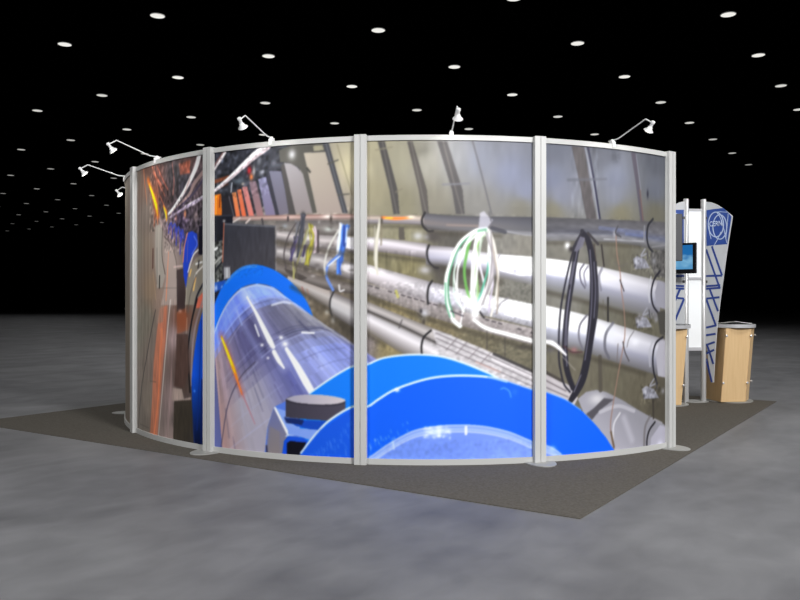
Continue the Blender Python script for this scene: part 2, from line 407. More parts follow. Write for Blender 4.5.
    hband([(330, 291), (342, 296), (354, 301)], [(330, 314), (342, 321), (354, 328)], [(0, (128, 122, 122)), (.3, (206, 202, 202)), (.6, (196, 194, 196)), (1, (104, 98, 98))])
    stroke([(334, 291), (330.5, 299), (330, 308), (332, 316), (335, 320)], 1.6, (62, 60, 62)); spot(327, 312, 2, 2.5, (190, 186, 176)); spot(333, 320, 2, 3.5, (190, 186, 180))
    stroke([(339, 285), (340, 291), (344, 290)], 1.6, (226, 224, 226)); stroke([(302, 287), (304, 293)], 1.2, (180, 90, 80), .7); stroke([(307, 289), (309, 295)], 1, (176, 120, 100), .7)
    # cable hanks hanging on the pipes, panel two
    for k in range(70):
        x, y = rng.uniform(279, 353), rng.uniform(222, 292)
        if y < 262 + (x - 279) * .45: spot(x, y, rng.uniform(1, 3.5), rng.uniform(.8, 2), (232, 228, 228) if rng.random() < .45 else (84, 76, 72), rng.uniform(.25, .55))
    bundle([(303, 214), (302, 226), (300, 242), (298.5, 257)], 5.5, (78, 80, 92), 9); bundle([(295.5, 236), (293, 248), (291, 260)], 5, (92, 82, 130), 6); bundle([(298, 221), (296, 240)], 5, (124, 124, 132), 5)
    stroke([(296, 223), (288, 237), (284, 254), (286, 268)], 1.6, (104, 96, 98)); stroke([(307, 230), (300, 254), (293, 277)], 2, (158, 152, 112))
    bundle([(310.7, 225), (311.5, 238), (309.5, 250), (306.5, 265)], 5, (158, 152, 56), 8); stroke([(309, 228), (304, 246), (302, 262)], 1.6, (186, 186, 150)); stroke([(305, 246), (303, 256)], 2.4, (80, 70, 110))
    bundle([(314, 228), (317, 238), (314.7, 253)], 3, (190, 172, 182), 4); stroke([(318, 231), (318, 252)], 2.4, (96, 84, 88)); stroke([(293, 262), (294, 279)], 1.6, (190, 186, 120)); stroke([(296, 264), (297, 278)], 1.4, (112, 104, 90))
    bundle([(342.5, 225), (341.5, 240), (340, 256), (338.7, 273)], 5, (62, 116, 228), 10); bundle([(347.5, 226), (345, 240), (341, 262)], 3.4, (70, 126, 234), 6); stroke([(344, 226), (344, 246)], 1.4, (40, 60, 150))
    bundle([(340.7, 224), (339.5, 240), (337, 258)], 3, (210, 216, 236), 4); stroke([(347, 228), (346, 242)], 1.4, (214, 226, 250)); stroke([(340, 254), (330, 263), (326.5, 270), (327, 278), (333, 290)], 2.8, (112, 150, 228)); stroke([(340, 256), (328, 266)], 1.3, (226, 234, 250))
    stroke([(338.7, 230), (329, 247), (324.7, 263), (325, 274)], 2, (216, 214, 208))
    # ---------------- cabinets and near clutter left of panel two
    poly([(214, 215.5), (232.5, 215), (233, 240), (214, 242)], (36, 38, 52)); stroke([(214, 216), (232, 215.5)], 1.2, (74, 78, 92))
    poly([(214, 242), (224, 240), (223, 285), (214, 287)], (96, 98, 96)); grain(214, 236, 224, 288, .5, 5, 5); stroke([(214, 250), (217, 248)], 3, (220, 222, 222)); stroke([(214, 264), (222, 256)], 2.5, (176, 176, 172)); stroke([(214, 272), (222, 262)], 2, (40, 42, 52))
    poly([(224, 223), (275, 225.5), (275.6, 274), (222.5, 274)], (68, 69, 80), grad=(230, 225, 245, 272, (82, 80, 88))); stroke([(225, 224), (275, 226.5)], 1.8, (110, 112, 122)); stroke([(224, 223), (222.6, 262)], 1.3, (214, 128, 98)); grain(226, 228, 275, 270, .05, 4, 18)
    stroke([(276, 226), (276, 274)], 1.4, (150, 146, 148)); spot(224, 221, 2, 1.5, (190, 186, 186))
    # ---------------- far blue ring and the silver vessel, panel two
    outer = [(213, 309), (218, 296), (225, 283), (237, 270), (253, 264.5), (271, 268.5), (285, 277), (297, 288), (307, 302), (313, 316)]
    inner = [(213, 333), (221, 314), (229, 300), (241, 288), (257, 283.6), (273, 287), (285, 296), (291, 304)]
    poly([(213, 283), (226, 280), (222, 290), (213, 308)], (34, 96, 200)); poly([(213, 293), (220, 290), (214, 304)], (30, 34, 60)); spot(216, 288, 2, 3, (190, 205, 235)); spot(222, 287, 1.6, 1.6, (150, 180, 240))
    poly(list(spline(outer)) + [(312, 318), (291, 304)] + list(spline(inner))[::-1], (6, 126, 252))
    stroke([(226, 283), (237, 271.5), (246, 267), (256, 266)], 3.5, (70, 150, 236), .7); grain(226, 266, 262, 276, .05, 3, 3)
    poly([(224, 267), (230, 266), (230.5, 278), (224, 279)], (172, 172, 178)); stroke([(227, 267), (227, 277)], 2, (206, 208, 212)); stroke([(224.5, 266.8), (230, 266.5)], 1.5, (104, 100, 108))
    ves = list(spline(inner)) + [(312, 317), (330, 328), (354, 344), (354, 470), (213, 470)]
    poly(ves, (104, 104, 142), grad=(235, 300, 300, 440, (112, 124, 196)))
    BI = np.array(inner, float); BD = np.array([(.08, 1), (.25, .97), (.42, .9), (.563, .827), (.66, .75), (.75, .66), (.81, .58), (.84, .54)])
    def vp(a, d):
        i = min(int(a), 6); f = a - i; p = BI[i] + (BI[i + 1] - BI[i]) * f; q = BD[i] + (BD[i + 1] - BD[i]) * f
        return tuple(p + q / np.hypot(*q) * d)
    A_ = np.array([0, .8, 1.6, 2.3, 2.75, 3.0, 3.3, 3.7, 4.2, 5, 6, 7]); near = np.array([(96, 124, 214), (104, 130, 222), (112, 138, 226), (104, 128, 216), (118, 140, 222), (150, 172, 238), (128, 152, 230), (124, 150, 230), (134, 158, 234), (140, 160, 226), (150, 162, 208), (150, 158, 196)], float)
    mid = np.array([(150, 128, 130), (130, 120, 144), (92, 90, 132), (84, 82, 124), (78, 76, 116), (110, 110, 150), (106, 106, 136), (98, 98, 124), (112, 112, 132), (134, 134, 148), (142, 142, 152), (148, 148, 154)], float)
    far = np.array([(158, 128, 126), (152, 147, 160), (146, 143, 160), (108, 110, 156), (84, 88, 146), (88, 96, 166), (118, 126, 178), (138, 147, 196), (130, 142, 198), (120, 130, 186), (120, 126, 176), (120, 122, 160)], float)
    sn = rng.normal(0, .045, 200)
    da = .09; dd = [0, 5, 10, 15, 20, 26, 33, 41, 50, 60, 66, 74, 84, 96, 110, 126, 146, 170, 200]
    for k in range(int(7 / da)):
        a = k * da; cn, cm, cf = (np.array([np.interp(a, A_, t[:, q]) for q in range(3)]) for t in (near, mid, far))
        for d0_, d1_ in zip(dd, dd[1:]):
            m = (d0_ + d1_) / 2; c = cn + (cm - cn) * np.clip((m - 14) / 16, 0, 1); c = c + (cf - c) * np.clip((m - 58) / 30, 0, 1)
            c = (c * 1.16 + 6) * (1 + (sn[k] + .5 * sn[(k * 7 + int(m)) % 200]) * (1 if m < 74 or a > 2.4 else .35))
            a1 = min(a + da * 1.15, 7); poly([vp(a, d0_), vp(a1, d0_), vp(a1, d1_ + 1), vp(a, d1_ + 1)], np.clip(c, 0, 255))
    for k in range(80):                      # brushed streaks along the vessel
        a = rng.uniform(.2, 6.6); d = rng.uniform(14, 120); l = rng.uniform(10, 34)
        stroke([vp(a, d), vp(a, d + l)], rng.uniform(.7, 2), (196, 202, 238) if rng.random() < .5 else (60, 60, 104), rng.uniform(.1, .28), soft=1.6, smooth=False)
    for k in range(13):                       # turning marks round the vessel
        d = rng.uniform(8, 130); a = rng.uniform(0, 4); stroke([vp(min(a + q, 7), d) for q in (0, .5, 1, 1.5, 2)], rng.uniform(.8, 1.8), (190, 198, 236) if rng.random() < .55 else (66, 66, 110), rng.uniform(.12, .34), soft=1.2)
    stroke([vp(q, 19) for q in np.linspace(.4, 6.8, 10)], 1.6, (176, 192, 238), .55); stroke([vp(q, 62) for q in np.linspace(2.2, 6.6, 9)], 1.2, (70, 72, 106), .6); stroke([vp(q, 67) for q in np.linspace(2.2, 5, 7)], 1.4, (176, 182, 222), .5)
    stroke([(246, 296), (255, 311), (263, 327), (274, 348), (284, 366)], 11, (206, 212, 244), .4, soft=8); stroke([(284, 346), (298, 367), (313, 393)], 15, (206, 214, 248), .4, soft=9); stroke([(236, 309), (246, 330), (262, 356)], 6, (170, 184, 236), .3, soft=6)
    stroke([(213, 336), (221, 316), (229, 302), (241, 290), (257, 285.5), (273, 289), (285, 298)], 2, (186, 206, 246), .85)
    stroke([(218, 338), (226, 320), (238, 306), (252, 298)], 1.4, (150, 172, 236), .6); stroke([(228, 345), (240, 326), (256, 312)], 1.2, (170, 174, 214), .5)
    stroke([(272, 305), (284, 302), (292, 304)], 2.2, (226, 230, 242), .8); stroke([(291, 304), (312, 318), (353, 344.5)], 1.6, (168, 168, 176), .8)
    stroke([(255, 362), (240, 378), (228, 405), (221, 447)], 1.3, (86, 80, 108), .8); stroke([(258, 362), (243, 379)], 1.4, (168, 170, 206), .6)
    stroke([(247, 297), (255, 311), (263, 327), (270, 341), (273.5, 347)], [2, 3.5, 5.5, 6.5, 4], (253, 253, 255)); stroke([(255, 325), (259, 336)], 1.8, (236, 238, 248)); stroke([(237, 311), (242, 325)], 2, (170, 186, 236), .7)
    stroke([(274, 352), (279, 361), (284, 368)], [5, 5, 2], (250, 250, 255)); stroke([(286.5, 349), (297, 366), (306, 382), (313, 394)], [4, 7, 8, 7], (253, 253, 255))
    for x, y, r in [(262, 345, 2), (281, 337.5, 2.6), (285, 344, 3.4), (272, 346, 2.5), (268, 358, 1.6)]: spot(x, y, r, r * .8, (250, 250, 254))
    stroke([(302, 332.5), (314, 333)], 1.8, (246, 248, 252))
    stroke([(221, 335), (232, 364), (242, 393)], 8, (216, 110, 96), .35, soft=6); stroke([(221.5, 337), (227, 351), (233, 367), (237, 379)], [2.6, 4, 4.4, 3.4], (255, 190, 20)); stroke([(222, 339), (232, 365)], 2.2, (255, 236, 40)); stroke([(235, 374), (242, 394)], [2.8, 2.2], (250, 140, 60)); stroke([(242, 393), (255, 424)], [2, 1], (206, 120, 130), .6)
    # ---------------- blue bracket box with grey cap, panel two
    poly([(274, 407), (288, 400), (330, 405), (345, 420), (345, 460), (264, 460), (267.5, 427)], (92, 134, 232))
    poly([(274, 408), (288, 434), (284, 460), (266, 460), (268, 426)], (124, 130, 176), grad=(270, 420, 280, 456, (150, 142, 150))); poly([(270, 426), (280, 432), (279, 460), (268, 460)], (150, 140, 138), .6, soft=2)
    poly([(276, 408), (290, 412), (330, 424), (318, 436), (289, 434)], (138, 172, 244)); poly([(284, 418), (332, 421), (318, 429), (292, 424)], (14, 84, 206)); poly([(284, 417), (304, 419), (304, 424), (286, 423)], (30, 48, 110), .7, soft=2)
    stroke([(275, 408), (288, 434)], [2.4, 3], (240, 246, 255)); stroke([(286, 436), (300, 434), (310, 435)], 1.6, (190, 214, 255), .8)
    poly([(282, 455), (284, 441), (288, 436), (304, 438), (309, 443), (304, 460), (282, 460)], (12, 92, 232)); poly([(286.5, 460), (287, 443), (290, 441), (305, 442.5), (300, 460)], (10, 16, 40))
    stroke([(266.5, 446), (267, 455)], 2, (60, 60, 96))
    # ---------------- the two near blue discs
    d1 = [(300, 406), (310, 393), (327, 381), (343, 371), (352.5, 366.5), (367, 364.5), (383.5, 358), (410, 354.7), (438, 356), (462, 362.5), (488, 373), (497.5, 378), (533, 391), (547, 392.6)]
    d2 = [(298, 458), (301, 453), (315, 435), (330, 420), (352.5, 406.7), (367, 407.7 - 1), (379, 399), (394, 390), (417, 381.6), (438, 377), (462, 375.6), (488, 377), (507, 381.5), (533, 390.5), (547, 392.6), (566, 400), (581, 410), (595, 424), (606, 437.5), (614, 450), (617, 460)]
    # ---------------- pipes, panels three and four (before the discs)
    ribc = (94, 91, 90)
    for a, b, c, d, cc in [(377.6, 384.7, 393.5, 399.6, ribc), (407, 412.5, 422.7, 429, (102, 97, 94)), (437, 447, 456, 464.7, (96, 93, 94))]:
        poly([(a, 141), (b, 141), (d - 2, 190), (d, 214), (c, 214), (c - 4, 190)], cc, soft=1); stroke([((a + b) / 2 + 1, 141), (d - 2.5, 214)], 1.2, (140, 135, 130), .6)
    stroke([(472.6, 141), (481, 172), (491.6, 214)], 1.5, (112, 110, 114)); stroke([(443, 184.5), (469, 183.5)], 2.2, (128, 128, 138), .7); stroke([(376, 150), (392, 147)], 2, (150, 144, 124), .6); stroke([(396, 192), (402, 189)], 2, (140, 134, 116), .6)
    poly([(571.5, 146), (584, 147), (590.5, 185), (596.5, 219), (586.5, 219), (580, 185)], (98, 93, 95), soft=1); grain(572, 146, 598, 218, .06, 5, 16); stroke([(585.5, 148), (594, 190), (598.5, 218)], 2, (158, 160, 172), .7)
    stroke([(588, 147), (594, 180), (600, 219)], 2.4, (56, 56, 78)); stroke([(568, 180), (584, 179.5), (606, 179)], 3, (104, 106, 116), .65)
    poly([(631, 152), (635.7, 153), (640, 190), (644, 221), (640.5, 221), (636, 185)], (94, 89, 100), soft=1); stroke([(640, 190), (643, 220)], 1.4, (130, 96, 86), .8); stroke([(636, 155), (641, 190)], 1, (140, 140, 152), .7); spot(647.7, 194, 1.5, 4.5, (46, 46, 60))
    # pipe A
    hband([(366, 215), (400, 215.5), (428, 215)], [(366, 224), (400, 224), (428, 226)], [(0, (150, 140, 128)), (.3, (206, 190, 178)), (.6, (168, 160, 160)), (1, (120, 114, 112))])
    stroke([(382, 217.5), (396, 218.5), (412, 217.5)], [2.5, 3.2, 2], (252, 150, 70)); stroke([(386, 218), (392, 218)], 1.8, (255, 205, 60)); spot(411, 217, 4, 1.5, (252, 240, 226)); stroke([(368, 221), (424, 222.5)], 2.2, (156, 150, 156), .8)
    hband([(424, 213), (450, 215.5), (480, 216.5), (535, 217)], [(424, 229), (450, 231), (480, 232), (535, 236)], [(0, (112, 110, 114)), (.25, (140, 138, 146)), (.6, (164, 154, 152)), (.75, (150, 146, 148)), (1, (104, 100, 102))], right=[(0, (96, 96, 106)), (.4, (118, 118, 128)), (.75, (128, 128, 134)), (.85, (176, 176, 184)), (1, (150, 148, 146))])
    stroke([(447, 225), (478, 226)], 2, (188, 168, 160), .8); stroke([(505, 231), (520, 234), (534, 235.5)], 1.8, (194, 194, 200), .8); stroke([(492, 228), (505, 232)], 4, (88, 88, 100), .8)
    hband([(545, 217), (580, 218.5), (620, 220), (667, 222)], [(545, 241), (580, 241), (620, 243), (667, 252)], [(0, (106, 104, 108)), (.35, (122, 121, 128)), (.6, (110, 109, 118)), (.75, (168, 168, 176)), (1, (152, 150, 150))], right=[(0, (112, 110, 112)), (.4, (132, 131, 138)), (.6, (124, 130, 158)), (.75, (148, 148, 154)), (1, (110, 108, 106))])
    stroke([(600, 228), (646, 233)], 4, (134, 142, 180), .7); stroke([(604, 239), (644, 241.5)], 1.6, (196, 196, 202), .9); stroke([(626, 234), (643, 236)], 3, (120, 132, 176), .8); grain(546, 217, 667, 245, .05, 14, 4)
    spot(614.5, 234, 2, 4, (196, 196, 204)); stroke([(618, 226), (615.5, 233), (621, 237)], 1.4, (92, 88, 92))
    stroke([(653, 219), (648, 226), (647, 238), (649, 247), (653, 252)], 2.6, (52, 52, 60)); stroke([(644.5, 226), (644, 240)], 2, (168, 168, 174), .8); stroke([(652, 247), (667, 245)], 1.5, (172, 172, 176), .7)
    poly([(651, 252), (667, 250), (667, 278), (655, 276), (650, 262)], (94, 92, 92), .85, soft=3); grain(650, 250, 667, 278, .15, 5, 5)
    poly([(424, 213), (480, 216), (535, 217), (535, 236), (480, 232), (424, 229)], (40, 40, 46), .2); poly([(545, 217), (620, 220), (667, 222), (667, 252), (620, 243), (545, 241)], (40, 40, 46), .22)
    # pipe B
    hband([(366, 236.5), (395, 239.5), (427, 243.5)], [(366, 250.5), (395, 254), (427, 259)], [(0, (168, 162, 162)), (.25, (246, 242, 246)), (.6, (206, 198, 206)), (1, (132, 124, 122))], right=[(0, (150, 144, 146)), (.4, (222, 216, 224)), (1, (122, 116, 118))])
    hband([(426, 245), (460, 248), (490, 253), (535, 257)], [(426, 265), (460, 268), (490, 275), (535, 286)], [(0, (140, 134, 140)), (.25, (208, 204, 214)), (.6, (180, 178, 196)), (1, (112, 108, 108))], right=[(0, (220, 220, 224)), (.15, (254, 254, 255)), (.5, (250, 250, 255)), (.75, (176, 176, 190)), (1, (132, 130, 126))])
    poly([(498, 255), (535, 257), (535, 275), (520, 276), (500, 271)], (253, 253, 255), .85, soft=4); spot(515, 271, 3, 3, (168, 166, 184), .6); stroke([(500, 254), (497, 262), (496, 272)], 1.5, (150, 146, 154), .7)
    hband([(545, 258), (575, 262), (605, 268), (660, 281)], [(545, 292), (575, 298), (605, 306), (660, 321)], [(0, (236, 236, 238)), (.12, (254, 254, 255)), (.42, (244, 244, 252)), (.55, (176, 178, 196)), (.8, (146, 146, 150)), (1, (134, 132, 124))], right=[(0, (152, 150, 156)), (.2, (190, 188, 196)), (.5, (156, 156, 170)), (.8, (128, 127, 134)), (1, (112, 110, 106))])
    stroke([(584, 264), (580, 271), (581, 281), (585, 288)], 1.6, (104, 102, 116)); stroke([(588, 266), (584, 274), (586, 286)], 1.4, (128, 126, 140)); stroke([(602, 268), (599, 277), (601, 290)], 3, (128, 127, 140), .7); stroke([(609, 272), (622, 275)], 3, (208, 206, 212), .6)
    stroke([(660, 271), (654, 280), (651.3, 293), (653, 305), (658, 313)], 2.6, (48, 46, 56)); stroke([(651, 277), (648.5, 290), (649.5, 302)], 2.4, (186, 186, 192), .7)
    poly([(658, 280), (667, 283), (667, 310), (656, 306), (655, 292)], (150, 149, 160), soft=2); poly([(657, 312), (667, 310), (667, 336), (660, 334)], (78, 76, 72), .9, soft=2)
    # pipe C
    hband([(366, 264), (395, 272), (428, 281)], [(366, 282), (395, 292), (428, 302)], [(0, (190, 184, 186)), (.25, (250, 246, 250)), (.6, (214, 206, 210)), (1, (160, 152, 152))], right=[(0, (160, 154, 158)), (.4, (214, 210, 216)), (1, (150, 144, 148))])
    hband([(427, 281), (445, 285), (490, 295), (535, 304.5)], [(427, 304), (445, 309), (490, 317), (535, 328)], [(0, (150, 146, 152)), (.3, (216, 213, 222)), (.7, (190, 188, 200)), (1, (150, 146, 150))], right=[(0, (230, 230, 232)), (.15, (254, 254, 255)), (.55, (252, 252, 255)), (.8, (190, 190, 200)), (1, (160, 158, 164))])
    poly([(500, 299), (535, 306), (535, 321), (505, 315)], (254, 254, 255), .8, soft=4); stroke([(508, 298), (500, 304), (496, 314)], 1.4, (136, 132, 140), .8)
    hband([(545, 305), (580, 313.5), (605, 321), (667, 340)], [(545, 344), (580, 350), (605, 359), (667, 378)], [(0, (230, 230, 232)), (.1, (254, 254, 255)), (.5, (250, 250, 254)), (.62, (190, 192, 208)), (.85, (150, 150, 158)), (1, (120, 118, 116))], right=[(0, (140, 138, 146)), (.25, (190, 189, 198)), (.6, (150, 150, 166)), (1, (112, 110, 114))])
    stroke([(587, 315), (580, 325), (579, 338), (583, 350)], 2, (120, 118, 130)); stroke([(613, 323), (606, 334), (605, 348), (609, 358)], 3.4, (108, 107, 118), .85); spot(612, 334, 5, 8, (214, 216, 226), .7); spot(635, 342, 6, 4, (226, 226, 232), .7)
    stroke([(634, 331), (629, 339), (627, 347)], 1.2, (120, 116, 118), .8); stroke([(663, 337), (656, 343), (653, 355), (653.5, 370), (657, 384)], 2.6, (46, 45, 54)); stroke([(653, 340), (649.5, 352), (650, 366)], 3, (176, 176, 184), .7); poly([(660, 340), (667, 341), (667, 378), (658, 376), (656, 356)], (172, 170, 180), soft=2)
    # cable tray under pipe C
    hband([(366, 283), (400, 293), (440, 304), (480, 316), (535, 329)], [(366, 294), (400, 306), (440, 320), (480, 331), (535, 346)], [(0, (186, 178, 180)), (.5, (168, 160, 162)), (1, (140, 132, 130))], .92); grain(366, 283, 535, 350, .07, 4, 4)
    for k in range(26):
        t = k / 25; x = 369 + t * 162; y = 285.5 + t * 47
        if rng.random() < .8: stroke([(x, y), (x + 3.2, y + 1)], 1.3, (66, 60, 66), .8, smooth=False)
    stroke([(396, 291), (398, 297)], 2.4, (200, 196, 110)); spot(424, 314, 4, 5, (206, 206, 214)); spot(423.5, 322, 1.6, 3, (80, 74, 72)); spot(421, 311, 1.5, 2.5, (60, 56, 60)); stroke([(417, 313), (422, 317)], 1.4, (100, 92, 86))
    stroke([(487, 331), (487, 352)], 1.2, (92, 86, 82), .8); stroke([(505, 339), (505, 357)], 1.2, (92, 86, 82), .8); spot(525, 347, 8, 2, (84, 80, 82), .8); grain(366, 298, 440, 330, .06, 4, 26)
    # pipe D and the lattice rail beside it
    hband([(366, 301), (400, 315), (430, 327), (452, 335)], [(366, 310.5), (400, 325), (430, 340), (452, 350)], [(0, (146, 140, 136)), (.5, (200, 194, 194)), (1, (150, 144, 142))])
    hband([(366, 311), (400, 326), (432, 341), (452, 350)], [(366, 331), (400, 352), (432, 368), (452, 377)], [(0, (120, 114, 112)), (.12, (196, 192, 196)), (.35, (232, 228, 232)), (.7, (176, 170, 172)), (1, (128, 120, 110))])
    stroke([(366, 310), (400, 325), (430, 339.5), (452, 350)], 1.8, (88, 84, 86), .85); stroke([(431, 330.5), (424, 337), (421.5, 346), (422, 356)], 1.8, (44, 42, 46)); stroke([(402, 320), (399, 328)], 1.3, (100, 96, 98), .8)
    poly([(432, 329), (452, 336), (486, 350), (536, 374), (536, 394), (497, 380), (462, 364), (440, 356)], (204, 200, 204)); grain(432, 330, 536, 392, .06, 6, 4)
    for o in (4, 9, 14.5): stroke([(436, 329 + o), (462, 340 + o * 1.05), (492, 353 + o * 1.05), (535, 373 + o)], 1.1, (122, 114, 120), .75)
    for x in (452, 462, 474, 486): stroke([(x + 6, 337 + (x - 452) * .42), (x - 6, 350 + (x - 452) * .42)], 1, (130, 120, 124), .6)
    stroke([(494, 354), (535, 372.5)], 3, (76, 72, 74), .9); stroke([(492, 359), (535, 378)], 1.4, (240, 236, 240), .8); stroke([(476, 362), (500, 372)], 1.4, (214, 170, 160), .6)
    # lattice rail, floor and low pipe in panel four
    poly([(545, 371), (570, 386), (578, 398), (574, 406), (545, 393)], (196, 190, 194)); stroke([(545, 372), (562, 381)], 3.2, (86, 80, 76)); stroke([(545, 380), (566, 391)], 1.2, (120, 112, 116)); stroke([(545, 387), (568, 397)], 1.2, (130, 124, 130))
    poly([(578, 399), (586, 392), (596, 390), (606, 392), (622, 400), (640, 411), (656, 420), (667, 426), (667, 462), (600, 462), (588, 424)], (150, 149, 158), grad=(620, 402, 600, 440, (176, 174, 186)))
    spot(597, 399, 10, 6, (206, 204, 208), .9); poly([(594, 408), (604, 398), (614, 399.5), (600, 410), (592, 420), (586, 414)], (88, 85, 92), .9, soft=3); stroke([(600, 412), (618, 406), (634, 411)], 4, (196, 194, 202), .6)
    stroke([(620, 413), (614, 424), (613, 440)], 2, (224, 222, 226), .7); stroke([(624, 418), (632, 440)], 7, (192, 190, 202), .5, soft=5); stroke([(650, 416), (645, 428), (644, 452)], 3, (122, 118, 120), .8); stroke([(655, 422), (649.5, 430), (647, 440), (647, 456)], 2.4, (50, 48, 54)); stroke([(652, 418), (662, 423)], 2, (160, 158, 164)); poly([(660, 425), (667, 427), (667, 456), (650, 456), (651, 438)], (176, 174, 188), soft=1); spot(660, 445, 5, 5, (206, 204, 220))
    stroke([(600, 357), (600.5, 390)], 5, (96, 90, 82), .9); stroke([(653, 398), (653.5, 418)], 3, (74, 68, 62), .9); stroke([(608, 298), (608, 321)], 2.4, (54, 52, 52)); stroke([(594, 245), (596, 263)], 2.4, (92, 84, 80)); stroke([(601.5, 245), (604, 266)], 2, (66, 60, 60)); stroke([(603, 300), (605, 316)], 1.4, (120, 116, 110))
    for x, y in ((642, 263), (644, 322), (651, 393)):
        poly([(x - 9, y - 4), (x - 5, y - 7), (x + 3, y - 4), (x + 8, y + 5), (x - 7, y + 6)], (142, 142, 152)); grain(x - 10, y - 8, x + 9, y + 8, .12, 5, 5); spot(x - 6, y - 1, 2, 3.5, (190, 190, 200)); spot(x - 7, y + 2.5, 1.3, 2, (74, 72, 80)); stroke([(x + 3, y - 14), (x - 1, y - 7), (x + 4, y - 9)], 2, (150, 150, 160)); stroke([(x + 5, y - 12), (x + 6, y - 4)], 1.6, (84, 82, 88)); spot(x + 12, y - 2, 3, 3, (150, 150, 158), .8)
    for p, w in [([(276, 242), (320, 250), (352, 255.5)], 4), ([(276, 260), (320, 272), (352, 283)], 4), ([(292, 287), (312, 299), (330, 311)], 4), ([(332, 317), (352, 331)], 6), ([(366, 226), (424, 227)], 3), ([(366, 253), (395, 257), (424, 261)], 4), ([(430, 268), (460, 271), (490, 278), (500, 282)], 7),
                 ([(430, 233), (470, 235), (500, 236)], 4), ([(366, 296), (400, 309), (440, 323), (480, 335), (533, 349)], 5), ([(440, 305), (452, 309)], 4), ([(546, 292), (600, 306), (640, 318)], 5), ([(546, 346), (600, 361), (645, 374)], 5), ([(546, 243), (600, 244), (640, 247)], 3), ([(366, 334), (384, 345)], 4)]:
        stroke(p, w, (78, 72, 62), .5, soft=4)
    spot(433, 237, 7, 5, (84, 78, 76), .8); spot(438, 269, 6, 4, (84, 80, 78), .8); spot(427, 237, 3, 2.5, (186, 186, 192), .7)
    # brackets and rings of panel three
    for pts in ([(425, 212.5), (422, 219), (423, 226), (428, 231), (433, 231)], [(429, 245), (427, 252), (428.5, 261), (434, 267), (438, 268)], [(432, 281), (428.5, 287), (427.5, 296), (428, 304)]): stroke(pts, 2, (54, 52, 54))
    spot(418, 236, 5, 4, (204, 204, 210), .8); spot(433, 236, 6, 5, (96, 90, 88), .8); spot(425, 270, 6, 4, (200, 198, 206), .8); spot(440, 274, 4, 5, (100, 94, 90), .8); poly([(398.5, 227), (404, 227), (405, 240), (399, 240)], (108, 102, 94))
    grain(382, 252, 415, 272, .08, 4, 24); stroke([(380, 219), (377, 240), (376, 262), (377.5, 274)], [2, 3.4, 3.4, 2], (222, 218, 206)); stroke([(382, 219), (381, 245)], 1.3, (150, 140, 120)); spot(381.5, 221, 1.2, 4, (84, 76, 70)); stroke([(375, 226), (374, 260)], 1, (190, 186, 176))
    # green and white cable hank
    for p, w, c in [([(486, 229), (475, 231.5), (460, 243.5), (451, 263), (446.5, 280), (447.5, 302), (453, 319), (460, 326)], 4.4, (238, 246, 240)), ([(484, 230), (473, 234), (461, 245), (453, 262), (448.5, 280), (449, 300), (454, 317)], 1.4, (92, 166, 128)),
                    ([(445.5, 283), (446, 303), (450, 317)], 1.2, (100, 180, 140)), ([(480, 231), (471, 239), (465.5, 260), (464.5, 275), (467.5, 292), (471, 299)], 2.6, (120, 190, 96)), ([(482, 231), (476.5, 240), (473.5, 263), (472, 290), (473.5, 305)], 3.6, (250, 252, 250)),
                    ([(484, 230), (478, 245), (476.5, 270), (478, 292), (475, 303)], 1.8, (150, 200, 120)), ([(484, 230), (481, 240), (479.5, 262), (484, 286), (479, 302)], 2, (232, 228, 240)), ([(487, 231), (489.5, 245), (488, 268), (482, 290), (476, 305)], 2, (98, 190, 160)),
                    ([(488, 230), (492, 245), (493, 262), (487, 288), (477, 314)], 3, (240, 234, 240)), ([(490, 231), (495, 248), (498, 272), (496, 296), (491, 316)], 2.4, (226, 222, 216)), ([(488, 232), (491, 262), (493, 282), (490, 300), (489, 312)], 1.8, (206, 196, 216)),
                    ([(490, 234), (494.5, 258), (498, 285), (497, 314)], 1.3, (176, 164, 152))]: stroke(p, w, c)
    bundle([(484, 230), (474, 235), (463, 250), (456, 272), (456, 296), (464, 312)], 5, (196, 222, 206), 4); bundle([(486, 231), (479, 243), (475, 266), (474, 300)], 7, (196, 214, 190), 6); bundle([(488, 231), (492, 250), (492, 276), (484, 304)], 8, (214, 206, 212), 6)
    poly([(480, 213), (484, 211), (489, 217), (493, 220), (488, 227), (484, 231), (478, 231), (479, 224)], (206, 204, 218), .7, soft=2); stroke([(489, 212), (491, 221)], 1.2, (110, 108, 112)); stroke([(478, 231), (486, 229.5)], 2.5, (110, 180, 140), .7)
    spot(472.5, 303, 8, 7, (254, 254, 255)); spot(475, 314, 4, 5, (250, 250, 252)); spot(458, 317, 4, 4, (226, 206, 206), .7); stroke([(470, 300), (464, 308), (460, 326)], 1.6, (244, 240, 244)); stroke([(480, 312), (484, 318)], 1.8, (60, 56, 60)); stroke([(474, 320), (486, 328), (505, 333.5), (535, 341.5)], [3.4, 4, 4, 4.6], (252, 250, 252)); stroke([(451, 311), (463, 316)], 1.5, (70, 66, 76), .8)
    # black cable coil, panel four
    dk = (52, 50, 62)
    for p, w in [([(581, 233), (573, 252), (566, 280), (561, 307), (559, 333), (559, 358), (560.5, 370), (564, 384), (570, 392)], 2), ([(583, 234), (577, 249), (572, 280), (567.5, 310), (565, 340), (565.5, 360), (568, 374), (573, 388)], [4, 6, 6.5, 6.5, 6.5, 6.5, 6.5, 6]),
                 ([(582, 231), (588, 240), (592, 258), (593.5, 283), (593, 307), (590.5, 335), (586.5, 362), (582, 380), (576, 392), (571, 400)], [4, 7, 8.5, 9, 9.5, 9.5, 9, 9, 8, 6]), ([(596, 262), (598, 290), (597, 315), (593, 340)], 1.6)]: stroke(p, w, dk)
